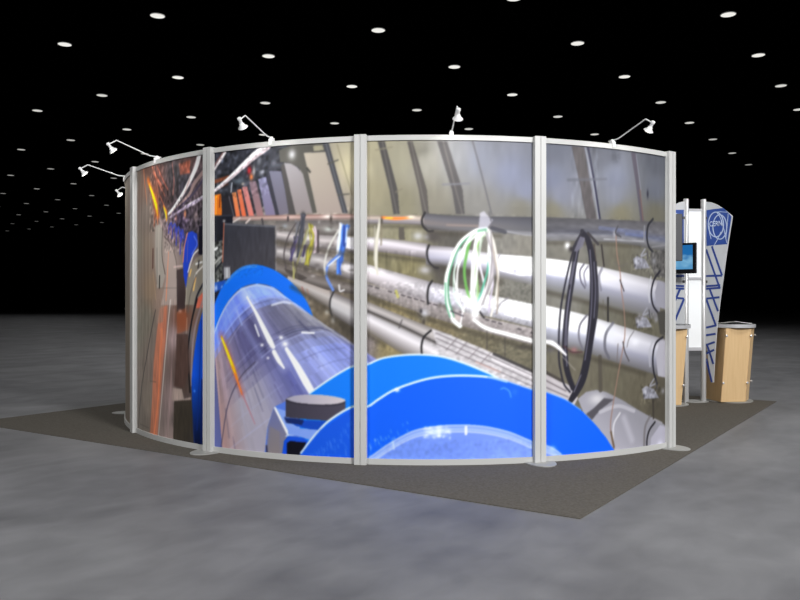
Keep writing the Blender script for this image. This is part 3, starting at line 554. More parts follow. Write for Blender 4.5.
    for p in ([(577, 252), (572, 280), (567, 312), (565, 342), (567, 366)], [(570, 290), (567, 318), (566.5, 345)], [(590, 250), (592, 283), (590.5, 320), (585, 360)], [(594, 262), (595.5, 290), (594, 318)], [(581, 375), (574, 392)], [(574, 262), (570, 284)]): stroke(p, 1.1, (150, 148, 168), .75)
    poly([(580, 236), (585, 238), (583, 246), (577, 252), (574, 251)], (120, 118, 134), .9, soft=1); stroke([(583, 230), (576, 242), (572, 250)], 2, (62, 60, 70)); stroke([(588, 233), (598, 244)], 3, (74, 70, 74)); spot(567.5, 245.5, 3.2, 3.4, (236, 236, 238)); spot(571, 249, 2.6, 2.8, (60, 56, 60))
    stroke([(545, 341.5), (552, 343), (559, 348), (566, 355)], [4, 5, 4, 2], (236, 234, 238)); spot(550, 350, 6, 3, (110, 106, 108), .8); spot(574, 350, 4, 3, (170, 120, 126), .8); stroke([(564, 346), (572, 352), (582, 352)], 1.6, (90, 60, 66), .8); stroke([(562, 356), (575, 370)], 1, (170, 166, 160), .7)
    # brown string
    stroke([(616, 236), (617, 254), (620, 272), (621.5, 290), (624, 310), (625, 330), (623.5, 345), (618, 375), (613, 405), (610.5, 425), (612, 440), (614, 449)], 1.2, (160, 126, 112)); stroke([(620, 280), (624, 291)], 1.4, (70, 62, 66)); stroke([(623, 342), (625, 352), (629, 361)], 1.6, (90, 84, 88)); stroke([(618, 344), (617, 362)], 1, (120, 112, 112)); stroke([(611, 432), (614, 447)], 2.4, (120, 100, 80)); stroke([(614, 262), (620, 266), (628, 263)], 1, (110, 106, 104), .7)
    # ---------------- discs over everything at the bottom
    poly(d1 + [(547, 470), (300, 470)], (4, 138, 254)); stroke(d1[1:12], 1.9, (216, 232, 252)); poly([(282, 418), (330, 404), (354, 404), (330, 421), (312, 440), (300, 455), (306, 436), (300, 430)], (8, 92, 226), .0)
    # the grey cap and the box stand in front of the first disc
    poly([(285.5, 399), (290, 396.5), (316, 395), (338, 397.5), (345.5, 400), (345.5, 411), (330, 421), (304, 419), (285.5, 417)], (78, 74, 90), grad=(290, 405, 345, 410, (92, 86, 104))); poly([(285.5, 398.8), (296, 395.5), (316, 394.5), (336, 396.8), (345.5, 400.2), (336, 403.8), (316, 404.3), (296, 402.3)], (176, 172, 190), smooth=True, grad=(290, 399, 340, 401, (206, 198, 204))); stroke([(286, 401), (300, 404), (330, 405.5), (345, 403)], 1, (60, 58, 70), .8)
    poly([(284, 418), (304, 420), (330, 421.5), (318, 431), (296, 426)], (14, 86, 210)); poly([(288, 427), (318, 430), (310, 440), (298, 436), (288, 434)], (134, 168, 242)); poly([(296, 419), (304, 420), (302, 425), (288, 423), (284, 418)], (22, 42, 104), .8, soft=1)
    poly([(282, 456), (284, 441), (288, 436.5), (304, 438), (309, 442), (304, 462), (282, 462)], (12, 92, 232)); poly([(286.5, 462), (287, 443), (290, 441), (306, 442.5), (300, 462)], (10, 16, 40))
    poly(d2 + [(617, 470), (298, 470)], (2, 110, 254)); stroke(d2[1:13], 2.3, (214, 230, 250)); stroke([(488, 377), (507, 381.5), (533, 390), (547, 392.6), (566, 400), (581, 410)], 1.2, (120, 176, 250), .8)
    poly([(320, 430), (354, 408), (354, 470), (298, 470), (301, 454)], (22, 96, 228), .6, soft=4)
    for k in range(50):
        x = rng.uniform(310, 352); y = rng.uniform(455 - (x - 305) * .9 + 4, 458); stroke([(x, y), (x + 1, y + 3.5)], 1, (90, 146, 246), rng.uniform(.25, .6), smooth=False)
    for k in range(44):
        x = rng.uniform(367, 408); y = rng.uniform(457 - (x - 366) * .5 - 16, 460 - (x - 366) * .45); stroke([(x, y), (x + .8, y + 2)], 1.1, (120, 170, 250), rng.uniform(.3, .8), smooth=False)
    rim = [(366, 459), (369, 457), (390.6, 442), (414, 430), (438, 425.5), (462, 424.3), (485.6, 426), (509.4, 431.4), (533, 441), (547, 445), (557, 450), (566, 458)]
    poly(rim + [(566, 470), (366, 470)], (120, 156, 244), smooth=False, grad=(400, 450, 500, 450, (128, 160, 250)))
    poly(list(spline(rim)) + list(spline([(x, y + 6.5) for x, y in rim]))[::-1], (166, 192, 250), .9); stroke([(x, y + 7.5) for x, y in rim[1:]], 1.6, (206, 218, 252), .7); stroke([(x, y + 3) for x, y in rim[1:]], .9, (110, 150, 236), .7)
    spot(440, 448, 30, 7, (116, 148, 236), .6); spot(500, 455, 20, 6, (140, 172, 252), .6); grain(384, 440, 545, 462, .03, 5, 5)
    spot(436, 432, 9, 4.5, (214, 230, 255), .7)
    for k in range(60): spot(rng.uniform(424, 450), rng.uniform(426, 438), rng.uniform(1, 2.4), rng.uniform(.8, 1.6), (236, 244, 255), rng.uniform(.2, .6))
    stroke([(466, 427), (466, 434)], 2.4, (250, 252, 255)); stroke([(393, 442), (394, 449)], 1.6, (200, 220, 255), .8); stroke([(501, 389), (504, 388), (509, 391), (511, 397)], 1.8, (90, 160, 255), .75); spot(515, 392, 3, 3, (50, 130, 255), .6); spot(397, 390, 2.5, 2, (250, 252, 255))
    spot(552, 449, 4, 3, (180, 210, 255), .8)
    # ---------------- panel one: looking down the tunnel
    fields(129, 209, 150, 450, [
        (138, 180, (120, 108, 98)), (138, 250, (132, 124, 112)), (138, 330, (126, 122, 110)), (138, 420, (120, 112, 104)), (143, 185, (128, 104, 92)), (146, 215, (128, 116, 108)), (148, 250, (142, 126, 112)),
        (150, 290, (148, 128, 108)), (146, 320, (128, 122, 110)), (148, 170, (110, 84, 76)), (158, 180, (92, 66, 62)), (165, 195, (80, 62, 62)), (175, 175, (62, 58, 64)), (185, 165, (92, 66, 62)),
        (184, 182, (62, 62, 74)), (172, 190, (74, 66, 68)), (190, 200, (88, 76, 84)), (198, 190, (86, 72, 78)), (180, 222, (72, 62, 82)), (196, 222, (78, 70, 78)), (168, 232, (120, 104, 110)),
        (160, 240, (160, 148, 138)), (168, 260, (164, 150, 142)), (172, 290, (156, 142, 138)), (160, 300, (150, 130, 118)), (174, 340, (150, 132, 132)), (172, 400, (140, 122, 120)), (154, 350, (132, 120, 112)),
        (148, 400, (132, 122, 112)), (144, 440, (118, 110, 102)), (182, 300, (84, 66, 58)), (182, 320, (122, 74, 54)), (182, 350, (84, 62, 56)), (182, 385, (80, 66, 60)), (184, 420, (66, 60, 52)), (170, 440, (140, 124, 120)),
        (194, 290, (134, 126, 116)), (188, 340, (112, 104, 104)), (200, 430, (10, 40, 110))])
    for x in (140, 142.5, 146, 149.5): stroke([(x + 1, 175), (x, 240), (x + .6, 310), (x - 1, 380)], 2, (160, 150, 138), .35)
    for x in (141, 144.5, 148): stroke([(x + 1.5, 180), (x, 250), (x + .5, 330)], 1.2, (92, 84, 76), .4)
    stroke([(143.5, 168), (145, 185), (147, 205)], [2.5, 2, 1], (206, 120, 76), .7); stroke([(152, 166), (156, 176), (163, 188)], 1.6, (196, 112, 84), .85); stroke([(157, 166), (162, 178), (168, 190)], 1.4, (190, 100, 76), .8); stroke([(153, 172), (160, 186), (165, 196)], 1.4, (176, 96, 70), .7)
    stroke([(172, 162), (174, 180), (173, 195)], 1.6, (146, 90, 80), .8); stroke([(169, 170), (170, 190)], 2, (50, 40, 46), .7); stroke([(176, 165), (178, 200)], 2, (48, 46, 52), .7); poly([(179, 164), (190, 160), (190, 173), (180, 175)], (158, 82, 58), .75, soft=4); grain(150, 155, 203, 225, .22, 6, 8)
    spot(156, 200, 8, 18, (206, 104, 60), .5); stroke([(148, 180), (153, 195), (158, 216)], 7, (214, 110, 46), .7, soft=5); stroke([(149, 184), (152.5, 193), (156.2, 205), (157.5, 215)], [1.5, 4, 5, 1.5], (248, 176, 20), soft=2.5); stroke([(149.8, 187), (152.5, 195), (156.2, 208)], [1, 2.4, 2.2], (253, 232, 16), soft=1.6)
    stroke([(163.4, 206), (166, 212), (166.6, 221)], [1.6, 4.5, 1.5], (248, 150, 36), soft=2.5); stroke([(164, 208), (166.5, 218)], 1.6, (255, 222, 40)); stroke([(160, 196), (166, 210)], 1.2, (226, 120, 90), .7); stroke([(157, 216), (158, 226)], 2, (230, 140, 100), .6); stroke([(155, 215), (154, 226)], 1.6, (190, 80, 40), .7)
    stroke([(203, 172), (194, 184), (188, 196), (170, 214)], [5, 4.5, 4, 2.4], (140, 118, 116)); stroke([(203, 180), (191, 196), (172, 213)], [3, 2.4, 1.6], (70, 62, 84)); stroke([(203, 197), (194, 203), (183, 209), (170, 217)], [4, 3.5, 3, 2], (150, 138, 156)); stroke([(203, 196), (185, 206)], 1.2, (214, 206, 226), .8)
    stroke([(199.5, 154), (197, 164), (193.5, 173), (187, 186), (178, 202), (168.5, 214)], [7, 7, 6.4, 5.6, 4, 3], (186, 178, 180)); stroke([(199.5, 154), (196.5, 166), (191, 179)], [4.4, 4.2, 3], (246, 244, 242)); stroke([(186, 187), (178, 200), (170, 212)], [2.4, 2, 1.4], (226, 224, 226)); stroke([(190, 178), (185, 192)], 1.6, (150, 120, 110), .5)
    spot(185, 214, 2, 4, (220, 140, 90), .8); spot(176, 218, 2, 4, (170, 120, 100), .7); spot(196, 216, 4, 5, (150, 130, 128), .7); grain(168, 200, 203, 240, .25, 5, 6)
    poly([(155.5, 226), (160, 224), (163, 232), (162.5, 262), (165, 276), (162, 288), (157, 288), (155, 262)], (158, 151, 143), soft=2); stroke([(159, 228), (158.5, 262), (159.5, 284)], 2, (190, 182, 172), .4, soft=2); stroke([(162.5, 226), (162, 255), (165, 274)], 1.4, (78, 68, 64), .8); stroke([(157, 248), (157, 284)], .9, (96, 88, 82), .7); stroke([(159.6, 276), (159.4, 288)], 2, (26, 22, 22)); stroke([(153, 249), (152.8, 268)], 2, (84, 36, 30)); stroke([(153, 272), (156, 300)], 1, (190, 160, 120), .6)
    poly([(164, 233), (168, 240), (173, 248), (176.5, 262), (178, 282), (177, 305), (161, 305), (166, 280)], (164, 150, 144), .8, soft=3); stroke([(164, 236), (171, 245), (175.5, 258), (177, 270)], 1.4, (96, 84, 80), .8); stroke([(168.5, 252), (167.5, 272), (166, 300)], [1.5, 2.5, 3], (212, 140, 106), .7); stroke([(158, 288), (177, 288)], .8, (110, 98, 92), .6); stroke([(174, 267), (182, 266)], 2.4, (190, 170, 166), .7)
    poly([(176.5, 270), (184, 268), (186, 300), (185, 312), (177, 312)], (64, 52, 54), .8, soft=3)
    for x, y, rx, ry, c in [(167, 224, 2, 4, (150, 140, 160)), (171, 227, 3, 5, (96, 80, 130)), (176, 231, 3.4, 6, (64, 72, 170)), (181, 236, 4, 8, (56, 66, 168)), (185, 244, 3, 10, (48, 52, 120))]: spot(x, y, rx, ry, c, .85, 4)
    grain(165, 220, 186, 250, .15, 4, 5)
    for x, y, h in ((170.5, 228, 5), (174, 231, 7), (178, 236, 9), (182, 242, 12)):
        stroke([(x - 1.8, y + h), (x - 1.5, y - h * .3), (x + .6, y - h), (x + 2, y - h * .3)], 2, (58, 74, 176), .9); stroke([(x - 2.6, y + h * .6), (x - 2.2, y - h * .4)], 1, (206, 130, 120), .7)
    poly([(187, 233), (192, 231), (197, 234), (198, 246), (194, 252), (189, 264), (186, 288), (183.5, 276), (183, 262), (184, 248)], (32, 66, 178), soft=1); stroke([(194, 236), (197, 244), (192, 254)], 1.6, (110, 130, 214), .7); stroke([(187.5, 233), (184.5, 246), (183, 262)], 1.6, (224, 128, 100)); stroke([(188, 240), (187, 262)], 1, (190, 120, 140), .5); stroke([(198, 250), (193, 256), (188, 272)], 1.8, (196, 190, 190))
    poly([(199, 226), (203, 226), (203, 256), (198.5, 254)], (28, 26, 42)); poly([(203, 254), (196, 258), (190, 268), (186.5, 285), (185, 305), (203, 305)], (130, 123, 112), soft=1); stroke([(202, 262), (196, 264)], 2.2, (216, 212, 208)); stroke([(203, 266), (196, 274), (194, 286)], 2.2, (200, 196, 194), .8); stroke([(199, 261), (198, 268)], 1.6, (40, 36, 40)); stroke([(191, 270), (189.5, 276)], 2.2, (236, 160, 90)); stroke([(195.5, 278), (193.5, 290)], 2.4, (236, 164, 96)); stroke([(203, 284), (197, 296), (194, 310)], 2.4, (40, 40, 54)); stroke([(196, 275), (190, 296), (188, 312)], 2, (92, 86, 80), .7); stroke([(186.5, 288), (185.5, 312)], 1.4, (176, 168, 156), .6); poly([(203, 292), (198, 298), (196, 308), (203, 308)], (206, 106, 84), soft=1)
    poly([(177, 312), (185.5, 308), (188, 330), (177, 334)], (150, 84, 54), .6, soft=5); spot(180, 311, 3.5, 2, (184, 140, 120), .8)
    stroke([(197, 299), (191.5, 322), (188, 350), (188.6, 370), (190, 392)], 2.6, (34, 32, 36)); stroke([(203, 300), (195, 328), (192, 358), (191.5, 385)], 3, (140, 126, 130), .8); stroke([(187, 318), (186, 345), (188, 368)], 1, (190, 184, 170), .5)
    poly([(203, 310), (199, 324), (195.5, 343), (193, 362), (191.5, 380), (192, 405), (195, 446), (203, 447)], (10, 82, 196), grad=(198, 375, 199, 445, (6, 24, 62))); stroke([(201.5, 320), (200.5, 350), (199, 390), (197, 430)], 1.3, (20, 50, 140), .8); stroke([(202, 380), (201, 446)], 2.4, (8, 38, 110), .8); spot(194.5, 391, 1.6, 1.6, (70, 130, 226)); stroke([(190, 400), (193, 446)], 2, (50, 20, 30), .7)
    poly([(160, 308), (167.5, 305), (166, 340), (163.5, 360), (161.5, 385), (157, 442), (149.5, 442), (152, 400), (153.5, 362), (157, 330)], (204, 118, 84), .65, soft=9); stroke([(162, 330), (160, 360), (158, 400), (153.5, 440)], 3.4, (228, 130, 84), .6, soft=3); poly([(157, 308), (164, 306), (163, 322), (157, 324)], (150, 128, 116), .6, soft=4)
    stroke([(170.5, 300), (167, 335), (163.7, 375), (158, 440)], 1.4, (200, 186, 180)); stroke([(174, 310), (170, 400), (166, 440)], 2.4, (166, 140, 140), .4, soft=3); stroke([(155.5, 310), (150.5, 335), (146.5, 358), (142, 385), (138, 430)], 1.7, (66, 62, 60), .85); stroke([(150, 381), (156, 382)], 1, (90, 80, 74), .6); stroke([(140, 424), (149, 428)], .9, (80, 72, 66), .6)
    poly([(176.5, 334), (188, 334), (189, 372), (184, 388), (174, 386), (176, 360)], (84, 64, 58), .9, soft=3); poly([(173, 388), (182, 389), (184, 399), (191, 397), (191, 400), (172, 401)], (154, 138, 130), .9, soft=3); poly([(174, 401), (191, 400), (194, 446), (173, 446)], (62, 56, 48), .92, soft=3); grain(172, 335, 192, 446, .05, 3, 20)
    grain(138, 300, 178, 446, .04, 4, 24)
paint()
i_ = int(rad(POST_DEG[3] - D0) * R_G * SS)
IMG[:, :i_] = IMG[:, :i_] * 1.24 + 4                      # tunnel print colours brightened to offset the weaker light falling there
lum_ = IMG.mean(-1, keepdims=True); IMG = np.clip(IMG + .16 * (lum_ - 116), 0, 255)
for _ in range(5): IMG = blur(IMG)
PRINT = s2l(IMG)
PRINT = PRINT * (0.74 + 0.26 * PRINT)              # the printer's tone curve
PRINT_MAX = 0.92

def sample(s, z):
    i = np.clip((s * SS - .5), 0, WID - 1.001); j = np.clip(z * SS - .5, 0, HEI - 1.001)
    i0, j0 = i.astype(int), j.astype(int); fi, fj = (i - i0)[..., None], (j - j0)[..., None]
    P = PRINT
    return (P[j0, i0] * (1 - fi) * (1 - fj) + P[j0, i0 + 1] * fi * (1 - fj) + P[j0 + 1, i0] * (1 - fi) * fj + P[j0 + 1, i0 + 1] * fi * fj) * PRINT_MAX

def graphic(d0, d1, z0, z1, res, parent):
    """curved printed sheet: a fine grid whose vertices carry the print, with a backing 12 mm behind it"""
    nx, nz = int(rad(d1 - d0) * R_G * res) + 2, int((z1 - z0) * res) + 2
    th = np.radians(np.linspace(d0, d1, nx)); zz = np.linspace(z0, z1, nz)
    T, Z = np.meshgrid(th, zz)
    V = np.stack([CX + R_G * np.sin(T), CY - R_G * np.cos(T), Z], -1).reshape(-1, 3)
    C = sample((T - rad(D0)) * R_G, Z).reshape(-1, 3)
    k = np.arange((nz - 1) * nx).reshape(nz - 1, nx)[:, :-1].ravel()
    Q = np.stack([k, k + 1, k + 1 + nx, k + nx], -1)
    me = bpy.data.meshes.new('graphic')
    me.vertices.add(len(V)); me.vertices.foreach_set('co', V.ravel())
    me.loops.add(Q.size); me.loops.foreach_set('vertex_index', Q.ravel())
    me.polygons.add(len(Q)); me.polygons.foreach_set('loop_start', np.arange(0, Q.size, 4)); me.polygons.foreach_set('loop_total', np.full(len(Q), 4))
    me.update(calc_edges=True); me.validate()
    at = me.color_attributes.new('print', 'FLOAT_COLOR', 'POINT')
    at.data.foreach_set('color', np.c_[C, np.ones(len(C))].astype(np.float32).ravel())
    me.materials.append(M['print'])
    me.polygons.foreach_set('use_smooth', np.ones(len(Q), bool))
    return link(bpy.data.objects.new('graphic', me), parent)

# ------------------------------------------------------------------ the hall
def plane_box(name, x0, x1, y0, y1, z0, z1, m):
    bm = bmesh.new(); box(bm, ((x0 + x1) / 2, (y0 + y1) / 2, (z0 + z1) / 2), (x1 - x0, y1 - y0, z1 - z0))
    return struct(obj(name, bm, m))
HX, HY0, HY1 = 75, -22, 110
plane_box('floor', -HX, HX, HY0, HY1, -0.2, 0, M['floor'])
plane_box('ceiling', -HX, HX, HY0, HY1, CEIL, CEIL + 0.2, M['black_hall'])
plane_box('wall_back', -HX, HX, HY1, HY1 + .2, 0, CEIL, M['black_hall'])
plane_box('wall_front', -HX, HX, HY0 - .2, HY0, 0, CEIL, M['black_hall'])
plane_box('wall_left', -HX - .2, -HX, HY0, HY1, 0, CEIL, M['black_hall'])
plane_box('wall_right', HX, HX + .2, HY0, HY1, 0, CEIL, M['black_hall'])

# booth carpet, 20 ft square
e1 = Vector((math.cos(rad(54.9)), math.sin(rad(54.9)))); e2 = Vector((math.cos(rad(147.2)), math.sin(rad(147.2))))
c0 = Vector((1.002, 4.327)); SZ = 6.11; SL = 6.27
bm = bmesh.new(); prism(bm, [tuple(p) for p in (c0, c0 + e1 * SZ, c0 + e1 * SZ + e2 * SL, c0 + e2 * SL)], 0.0, 0.006)
tag(obj('booth_carpet', bm, M['carpet']), 'square taupe booth carpet lying on the grey floor under the curved wall', 'carpet')
ZC = 0.006

# ------------------------------------------------------------------ curved wall: posts and panels
POST_LABEL = {
    -2: 'silver post farthest round the hidden back of the curved wall', -1: 'silver post behind the wall, its foot plate peeking out at far left',
    0: 'white silver post standing at the left edge of the curved wall', 1: 'silver post with oval foot between the tunnel print and the silver vessel print',
    2: 'wide silver post at the middle, without a foot, left of the green cable hank print', 3: 'silver post with dark left side between green cable and black coil prints',
    4: 'silver end post with oval foot at the right end of the curved wall'}
def make_post(deg, label, foot):
    x, y = pol(deg, R_POST)
    t = thing('wall_post', label, 'post', (x, y, 0), 'posts of the curved wall')
    t.rotation_euler = (0, 0, rad(deg))           # local -y looks outward
    w, d, g = 0.0455, 0.092, 0.004
    pts = [(-w, 0.002), (-w + .002, 0), (-g, 0), (-g, .006), (g, .006), (g, 0), (w - .002, 0), (w, .002), (w, .018), (w - .003, .020), (w - .003, .026), (w, .028), (w, d - .002), (w - .002, d), (-w + .002, d), (-w, d - .002), (-w, .028), (-w + .003, .026), (-w + .003, .020), (-w, .018)]
    bm = bmesh.new(); prism(bm, pts, ZC + (.006 if foot else .0), H_WALL - .004); obj('upright', bm, M['post'], t)
    bm = bmesh.new(); prism(bm, [(-w + .001, .001), (w - .001, .001), (w - .001, d - .001), (-w + .001, d - .001)], H_WALL - .004, H_WALL, .0015); obj('end_cap', bm, M['frame'], t)
    if foot:
        bm = bmesh.new(); prism(bm, ellipse(0, .03, .115, .175, 0, 48), ZC, ZC + .006, .002); obj('foot_plate', bm, M['foot'], t)
    return t
for k, deg in zip(range(-2, 5), POST_DEG): make_post(deg, POST_LABEL[k], k in (-1, 1, 3, 4))

PANEL_LABEL = ['curved wall panel out of sight at the back left of the round wall',
               'curved wall panel at far left, only its thin edge showing beside the left post',
               'curved wall panel printed with a tunnel walkway, orange stripe and blue discs',
               'curved wall panel printed with a silver vessel, dark cabinet and grey round cap',
               'curved wall panel printed with a hanging green and white cable hank above blue discs',
               'curved wall panel printed with a hanging black cable coil and a low silver pipe']
MARG = math.degrees(0.044 / R_G)
for i in range(6):
    d0, d1 = POST_DEG[i] + MARG, POST_DEG[i + 1] - MARG
    mx, my = pol((d0 + d1) / 2, R_G)
    t = thing('curved_panel', PANEL_LABEL[i], 'wall panel', (mx, my, ZC), 'curved printed wall panels')
    t_inv = Matrix.Translation((-mx, -my, -ZC))
    parts = []
    bm = bmesh.new(); arc_bar(bm, d0, d1, R_G - .032, R_G + .012, 2.396, 2.434); parts.append(obj('top_rail', bm, M['frame'], t, True))
    bm = bmesh.new(); arc_bar(bm, d0, d1, R_G - .032, R_G + .012, ZC, .049); parts.append(obj('bottom_rail', bm, M['frame'], t, True))
    bm = bmesh.new(); arc_bar(bm, d0, d1, R_G - .016, R_G - .003, .049, 2.396); parts.append(obj('backing_board', bm, M['backing'], t, True))
    parts.append(graphic(d0, d1, .049, 2.396, 150 if i >= 2 else 40, t))
    for o in parts: o.data.transform(t_inv)

# ------------------------------------------------------------------ arm lamps on the top rail
LAMPS = [(-95.0, 'arm lamp behind the left post, lowest of the lamps at far left'),
         (-70.0, 'arm lamp reaching out past the left post, lit head farthest left'),
         (-47.5, 'arm lamp clamped above the tunnel walkway panel'),
         (-22.5, 'arm lamp clamped above the silver vessel panel'),
         (2.7, 'arm lamp facing the viewer above the green cable hank panel'),
         (26.7, 'arm lamp leaning right above the black cable coil panel')]
SPOT_W = 7
def make_lamp(deg, label):
    x, y = pol(deg, R_G)
    t = thing('arm_lamp', label, 'lamp', (x, y, 2.434), 'arm lamps along the top of the curved wall'); t.rotation_euler = (0, 0, rad(deg))
    P = lambda r, z: Vector((0, -r, z - 2.434))
    bm = bmesh.new(); box(bm, P(-.008, 2.447), (.030, .040, .026), .003); box(bm, P(.016, 2.430), (.026, .008, .044), .002); lathe(bm, P(-.008, 2.459), (0, 0, 1), [(0, .010), (.012, .010), (.014, .006)], 12); obj('clamp', bm, M['chrome'], t)
    bm = bmesh.new(); tube(bm, [P(-.045, 2.463), P(.06, 2.466), P(.075, 2.470), P(.345, 2.556), P(.352, 2.557), P(.358, 2.553), P(.415, 2.517)], .0052, 8); obj('arm', bm, M['chrome'], t, True)
    a = P(.427, 2.522); d = (P(.372, 2.458) - a).normalized()
    bm = bmesh.new(); lathe(bm, a - d * .006, d, [(0, .008), (.004, .015), (.018, .016), (.020, .012), (.045, .012), (.050, .017), (.062, .020), (.078, .036), (.082, .037), (.082, .032)], 24, True, False); hd = obj('lamp_head', bm, M['chrome'], t, True)
    bm = bmesh.new(); lathe(bm, a + d * .072, d, [(0, .032), (.006, .032), (.008, .028)], 24); obj('lens', bm, M['lens'], hd, True)
    L = bpy.data.lights.new('lamp_light', 'SPOT'); L.energy = SPOT_W; L.spot_size = rad(150); L.spot_blend = 1.0; L.shadow_soft_size = .03; L.color = (1, .98, .94)
    o = link(bpy.data.objects.new('lamp_light', L), t); o.location = a + d * .09
    aim = (d + Vector((0, .25, -.5))).normalized(); o.rotation_euler = aim.to_track_quat('-Z', 'Y').to_euler()
for a in LAMPS: make_lamp(*a)

# ------------------------------------------------------------------ ceiling lights on a 10 ft grid
b1 = Vector((.31415, .58241 * F / 1000)); b2 = Vector((-.45889, .3933 * F / 1000)); o0 = Vector((-.0808, 3.711 * F / 1000))
HC = CEIL - CAMZ - .012
ORD = ['nearest', 'second', 'third', 'fourth', 'fifth', 'sixth', 'seventh', 'eighth', 'ninth', 'tenth']
ROWN = ['first', 'second', 'third', 'fourth', 'fifth', 'sixth', 'seventh', 'eighth', 'ninth', 'tenth', 'eleventh', 'twelfth', 'thirteenth', 'fourteenth', 'fifteenth', 'sixteenth', 'seventeenth', 'eighteenth', 'nineteenth', 'twentieth']
def hidden(x, y): return 129 < x < 676 and y > np.interp(x, [129, 138, 208, 280, 360, 450, 540, 612, 676], [168, 164, 148, 138, 133.5, 132, 133.5, 140, 151])
rows = {}
for v in range(-2, 18):
    for u in range(-1, 8):
        q = o0 + b1 * u + b2 * v
        x, y = 400 + F * q.x / q.y, 300 - F / q.y
        if -6 < x < 806 and y > -4 and not hidden(x, y): rows.setdefault(v, []).append((q.y, q.x * HC, q.y * HC))
def lamp_mesh():
    bm = bmesh.new(); lathe(bm, (0, 0, .012), (0, 0, -1), [(0, .150), (.008, .152), (.012, .150), (.012, .138), (.006, .136)], 32, True, False); return bm
r_mesh = None
DIM = [mat('lit_diffuser_%s' % n, (30, 30, 30), .6, emit=(255, 253, 247), es=e) for n, e in (('bright', .88), ('strong', .66), ('medium', .47), ('soft', .33), ('dim', .22), ('faint', .14))]  # lower levels imitate haze dimming the farther lights
lens_mesh = {}
def lens_for(k):
    if k not in lens_mesh:
        bm = bmesh.new(); lathe(bm, (0, 0, .006), (0, 0, -1), [(0, .138), (.004, .138), (.008, .120), (.010, .07)], 32)
        me = bpy.data.meshes.new('diffuser'); bmesh.ops.recalc_face_normals(bm, faces=bm.faces); bm.to_mesh(me); bm.free(); me.materials.append(DIM[k])
        for p in me.polygons: p.use_smooth = True
        lens_mesh[k] = me
    return lens_mesh[k]
M['trim'] = mat('lamp_trim_ring', (150, 150, 150), .5)
ring_me = bpy.data.meshes.new('trim_ring'); bm = lamp_mesh(); bmesh.ops.recalc_face_normals(bm, faces=bm.faces); bm.to_mesh(ring_me); bm.free(); ring_me.materials.append(M['trim'])
CEIL_W = 78
for v in sorted(rows):
    ls = sorted(rows[v]); row = ROWN[v + 2]
    for k, (_, X, Y) in enumerate(ls):
        dist = math.hypot(X, Y); lev = 0 if dist < 22 else 1 if dist < 27 else 2 if dist < 34 else 3 if dist < 44 else 4 if dist < 58 else 5
        size = ('large bright', 'bright', 'medium', 'small', 'small dim', 'tiny dim')[lev]
        n = len(ls)
        if n == 1: which = 'only one showing in'
        elif k == n - 1: which = 'farthest in'
        else: which = ORD[k] + (' from front in' if k else ' in')
        t = thing('ceiling_light', '%s round ceiling light, %s the %s diagonal row from the right' % (size, which, row), 'ceiling light', (X, Y, CEIL - .012), 'round lights in the black ceiling')
        link(bpy.data.objects.new('trim_ring', ring_me), t); link(bpy.data.objects.new('diffuser', lens_for(lev)), t)
        L = bpy.data.lights.new('downlight', 'SPOT'); L.energy = CEIL_W * (1.0, .85, .68, .54, .46, .42)[lev]; L.spot_size = rad(165); L.spot_blend = .6; L.shadow_soft_size = .14
        o = link(bpy.data.objects.new('downlight', L), t); o.location = (0, 0, -.03)

# unseen downlights at grid points round the stand, added to brighten floor and carpet
for v in range(-4, 18):
    for u in range(-3, 9):
        q = (o0 + b1 * u + b2 * v) * HC
        x, y = 400 + F * q.x / q.y, 300 - F * HC / q.y
        vis = -6 < x < 806 and y > -4 and not hidden(x, y)
        if q.y < 4 or vis or (q - Vector((0.2, 11))).length > 11: continue
        L = bpy.data.lights.new('downlight', 'SPOT'); L.energy = 44; L.spot_size = rad(165); L.spot_blend = .6; L.shadow_soft_size = .14
        o = link(bpy.data.objects.new('downlight', L)); o.location = (q.x, q.y, CEIL - .05)

# ------------------------------------------------------------------ display tower beyond the right end of the wall
PA, PB = Vector((3.416, 9.29)), Vector((3.640, 9.33))
def on_plane(o, d, px, py):
    """photo measure -> (distance along d from o, height) on an upright plane"""
    k = (px - 400) / F                       # X = k*Y
    w = (k * o.y - o.x) / (d.x - k * d.y)
    Y = o.y + w * d.y
    return w, CAMZ + (300 - py) / F * Y
tw = thing('display_tower', 'white display tower with two round poles and blue winged panels right of the wall', 'display stand', (3.53, 9.31, ZC))
def tower_part(name, bm, m, parent=tw, smooth=False):
    o = obj(name, bm, m, None, smooth); o.parent = parent
    o.data.transform(Matrix.Translation((-3.53, -9.31, -ZC))); return o
for p in (PA, PB):
    bm = bmesh.new(); lathe(bm, (p.x, p.y, ZC + .008), (0, 0, 1), [(0, .032), (2.415 - ZC, .032), (2.420 - ZC, .029)], 24); po = tower_part('pole', bm, M['pole'], tw, True)
    for z in (2.20, 1.44, .60):
        bm = bmesh.new(); box(bm, (p.x + (.036 if p is PB else -.036), p.y - .022, z), (.022, .022, .03), .003)
        tower_part('bracket', bm, M['dark'], po)
bm = bmesh.new(); prism(bm, ellipse(3.53, 9.31, .165, .13, 0.17, 48), ZC, ZC + .008, .003); tower_part('base_plate', bm, M['foot'])
ax = (PB - PA).normalized(); nx_ = Vector((-ax.y, ax.x))
def slab(bm, o, d, w0, w1, z0, z1, th):
    n = Vector((-d.y, d.x)); a = o + d * w0; b = o + d * w1
    prism(bm, [tuple(a - n * th / 2), tuple(b - n * th / 2), tuple(b + n * th / 2), tuple(a + n * th / 2)], z0, z1)
W01 = (PB - PA).length
bm = bmesh.new(); slab(bm, PA, ax, .03, W01 - .03, .655, 2.30, .012); tower_part('infill_panel', bm, M['white'])
for z0, z1 in ((.615, .655), (1.462, 1.492), (2.285, 2.310)):
    bm = bmesh.new(); slab(bm, PA, ax, .028, W01 - .028, z0, z1, .034); tower_part('cross_rail', bm, M['silver_edge'])

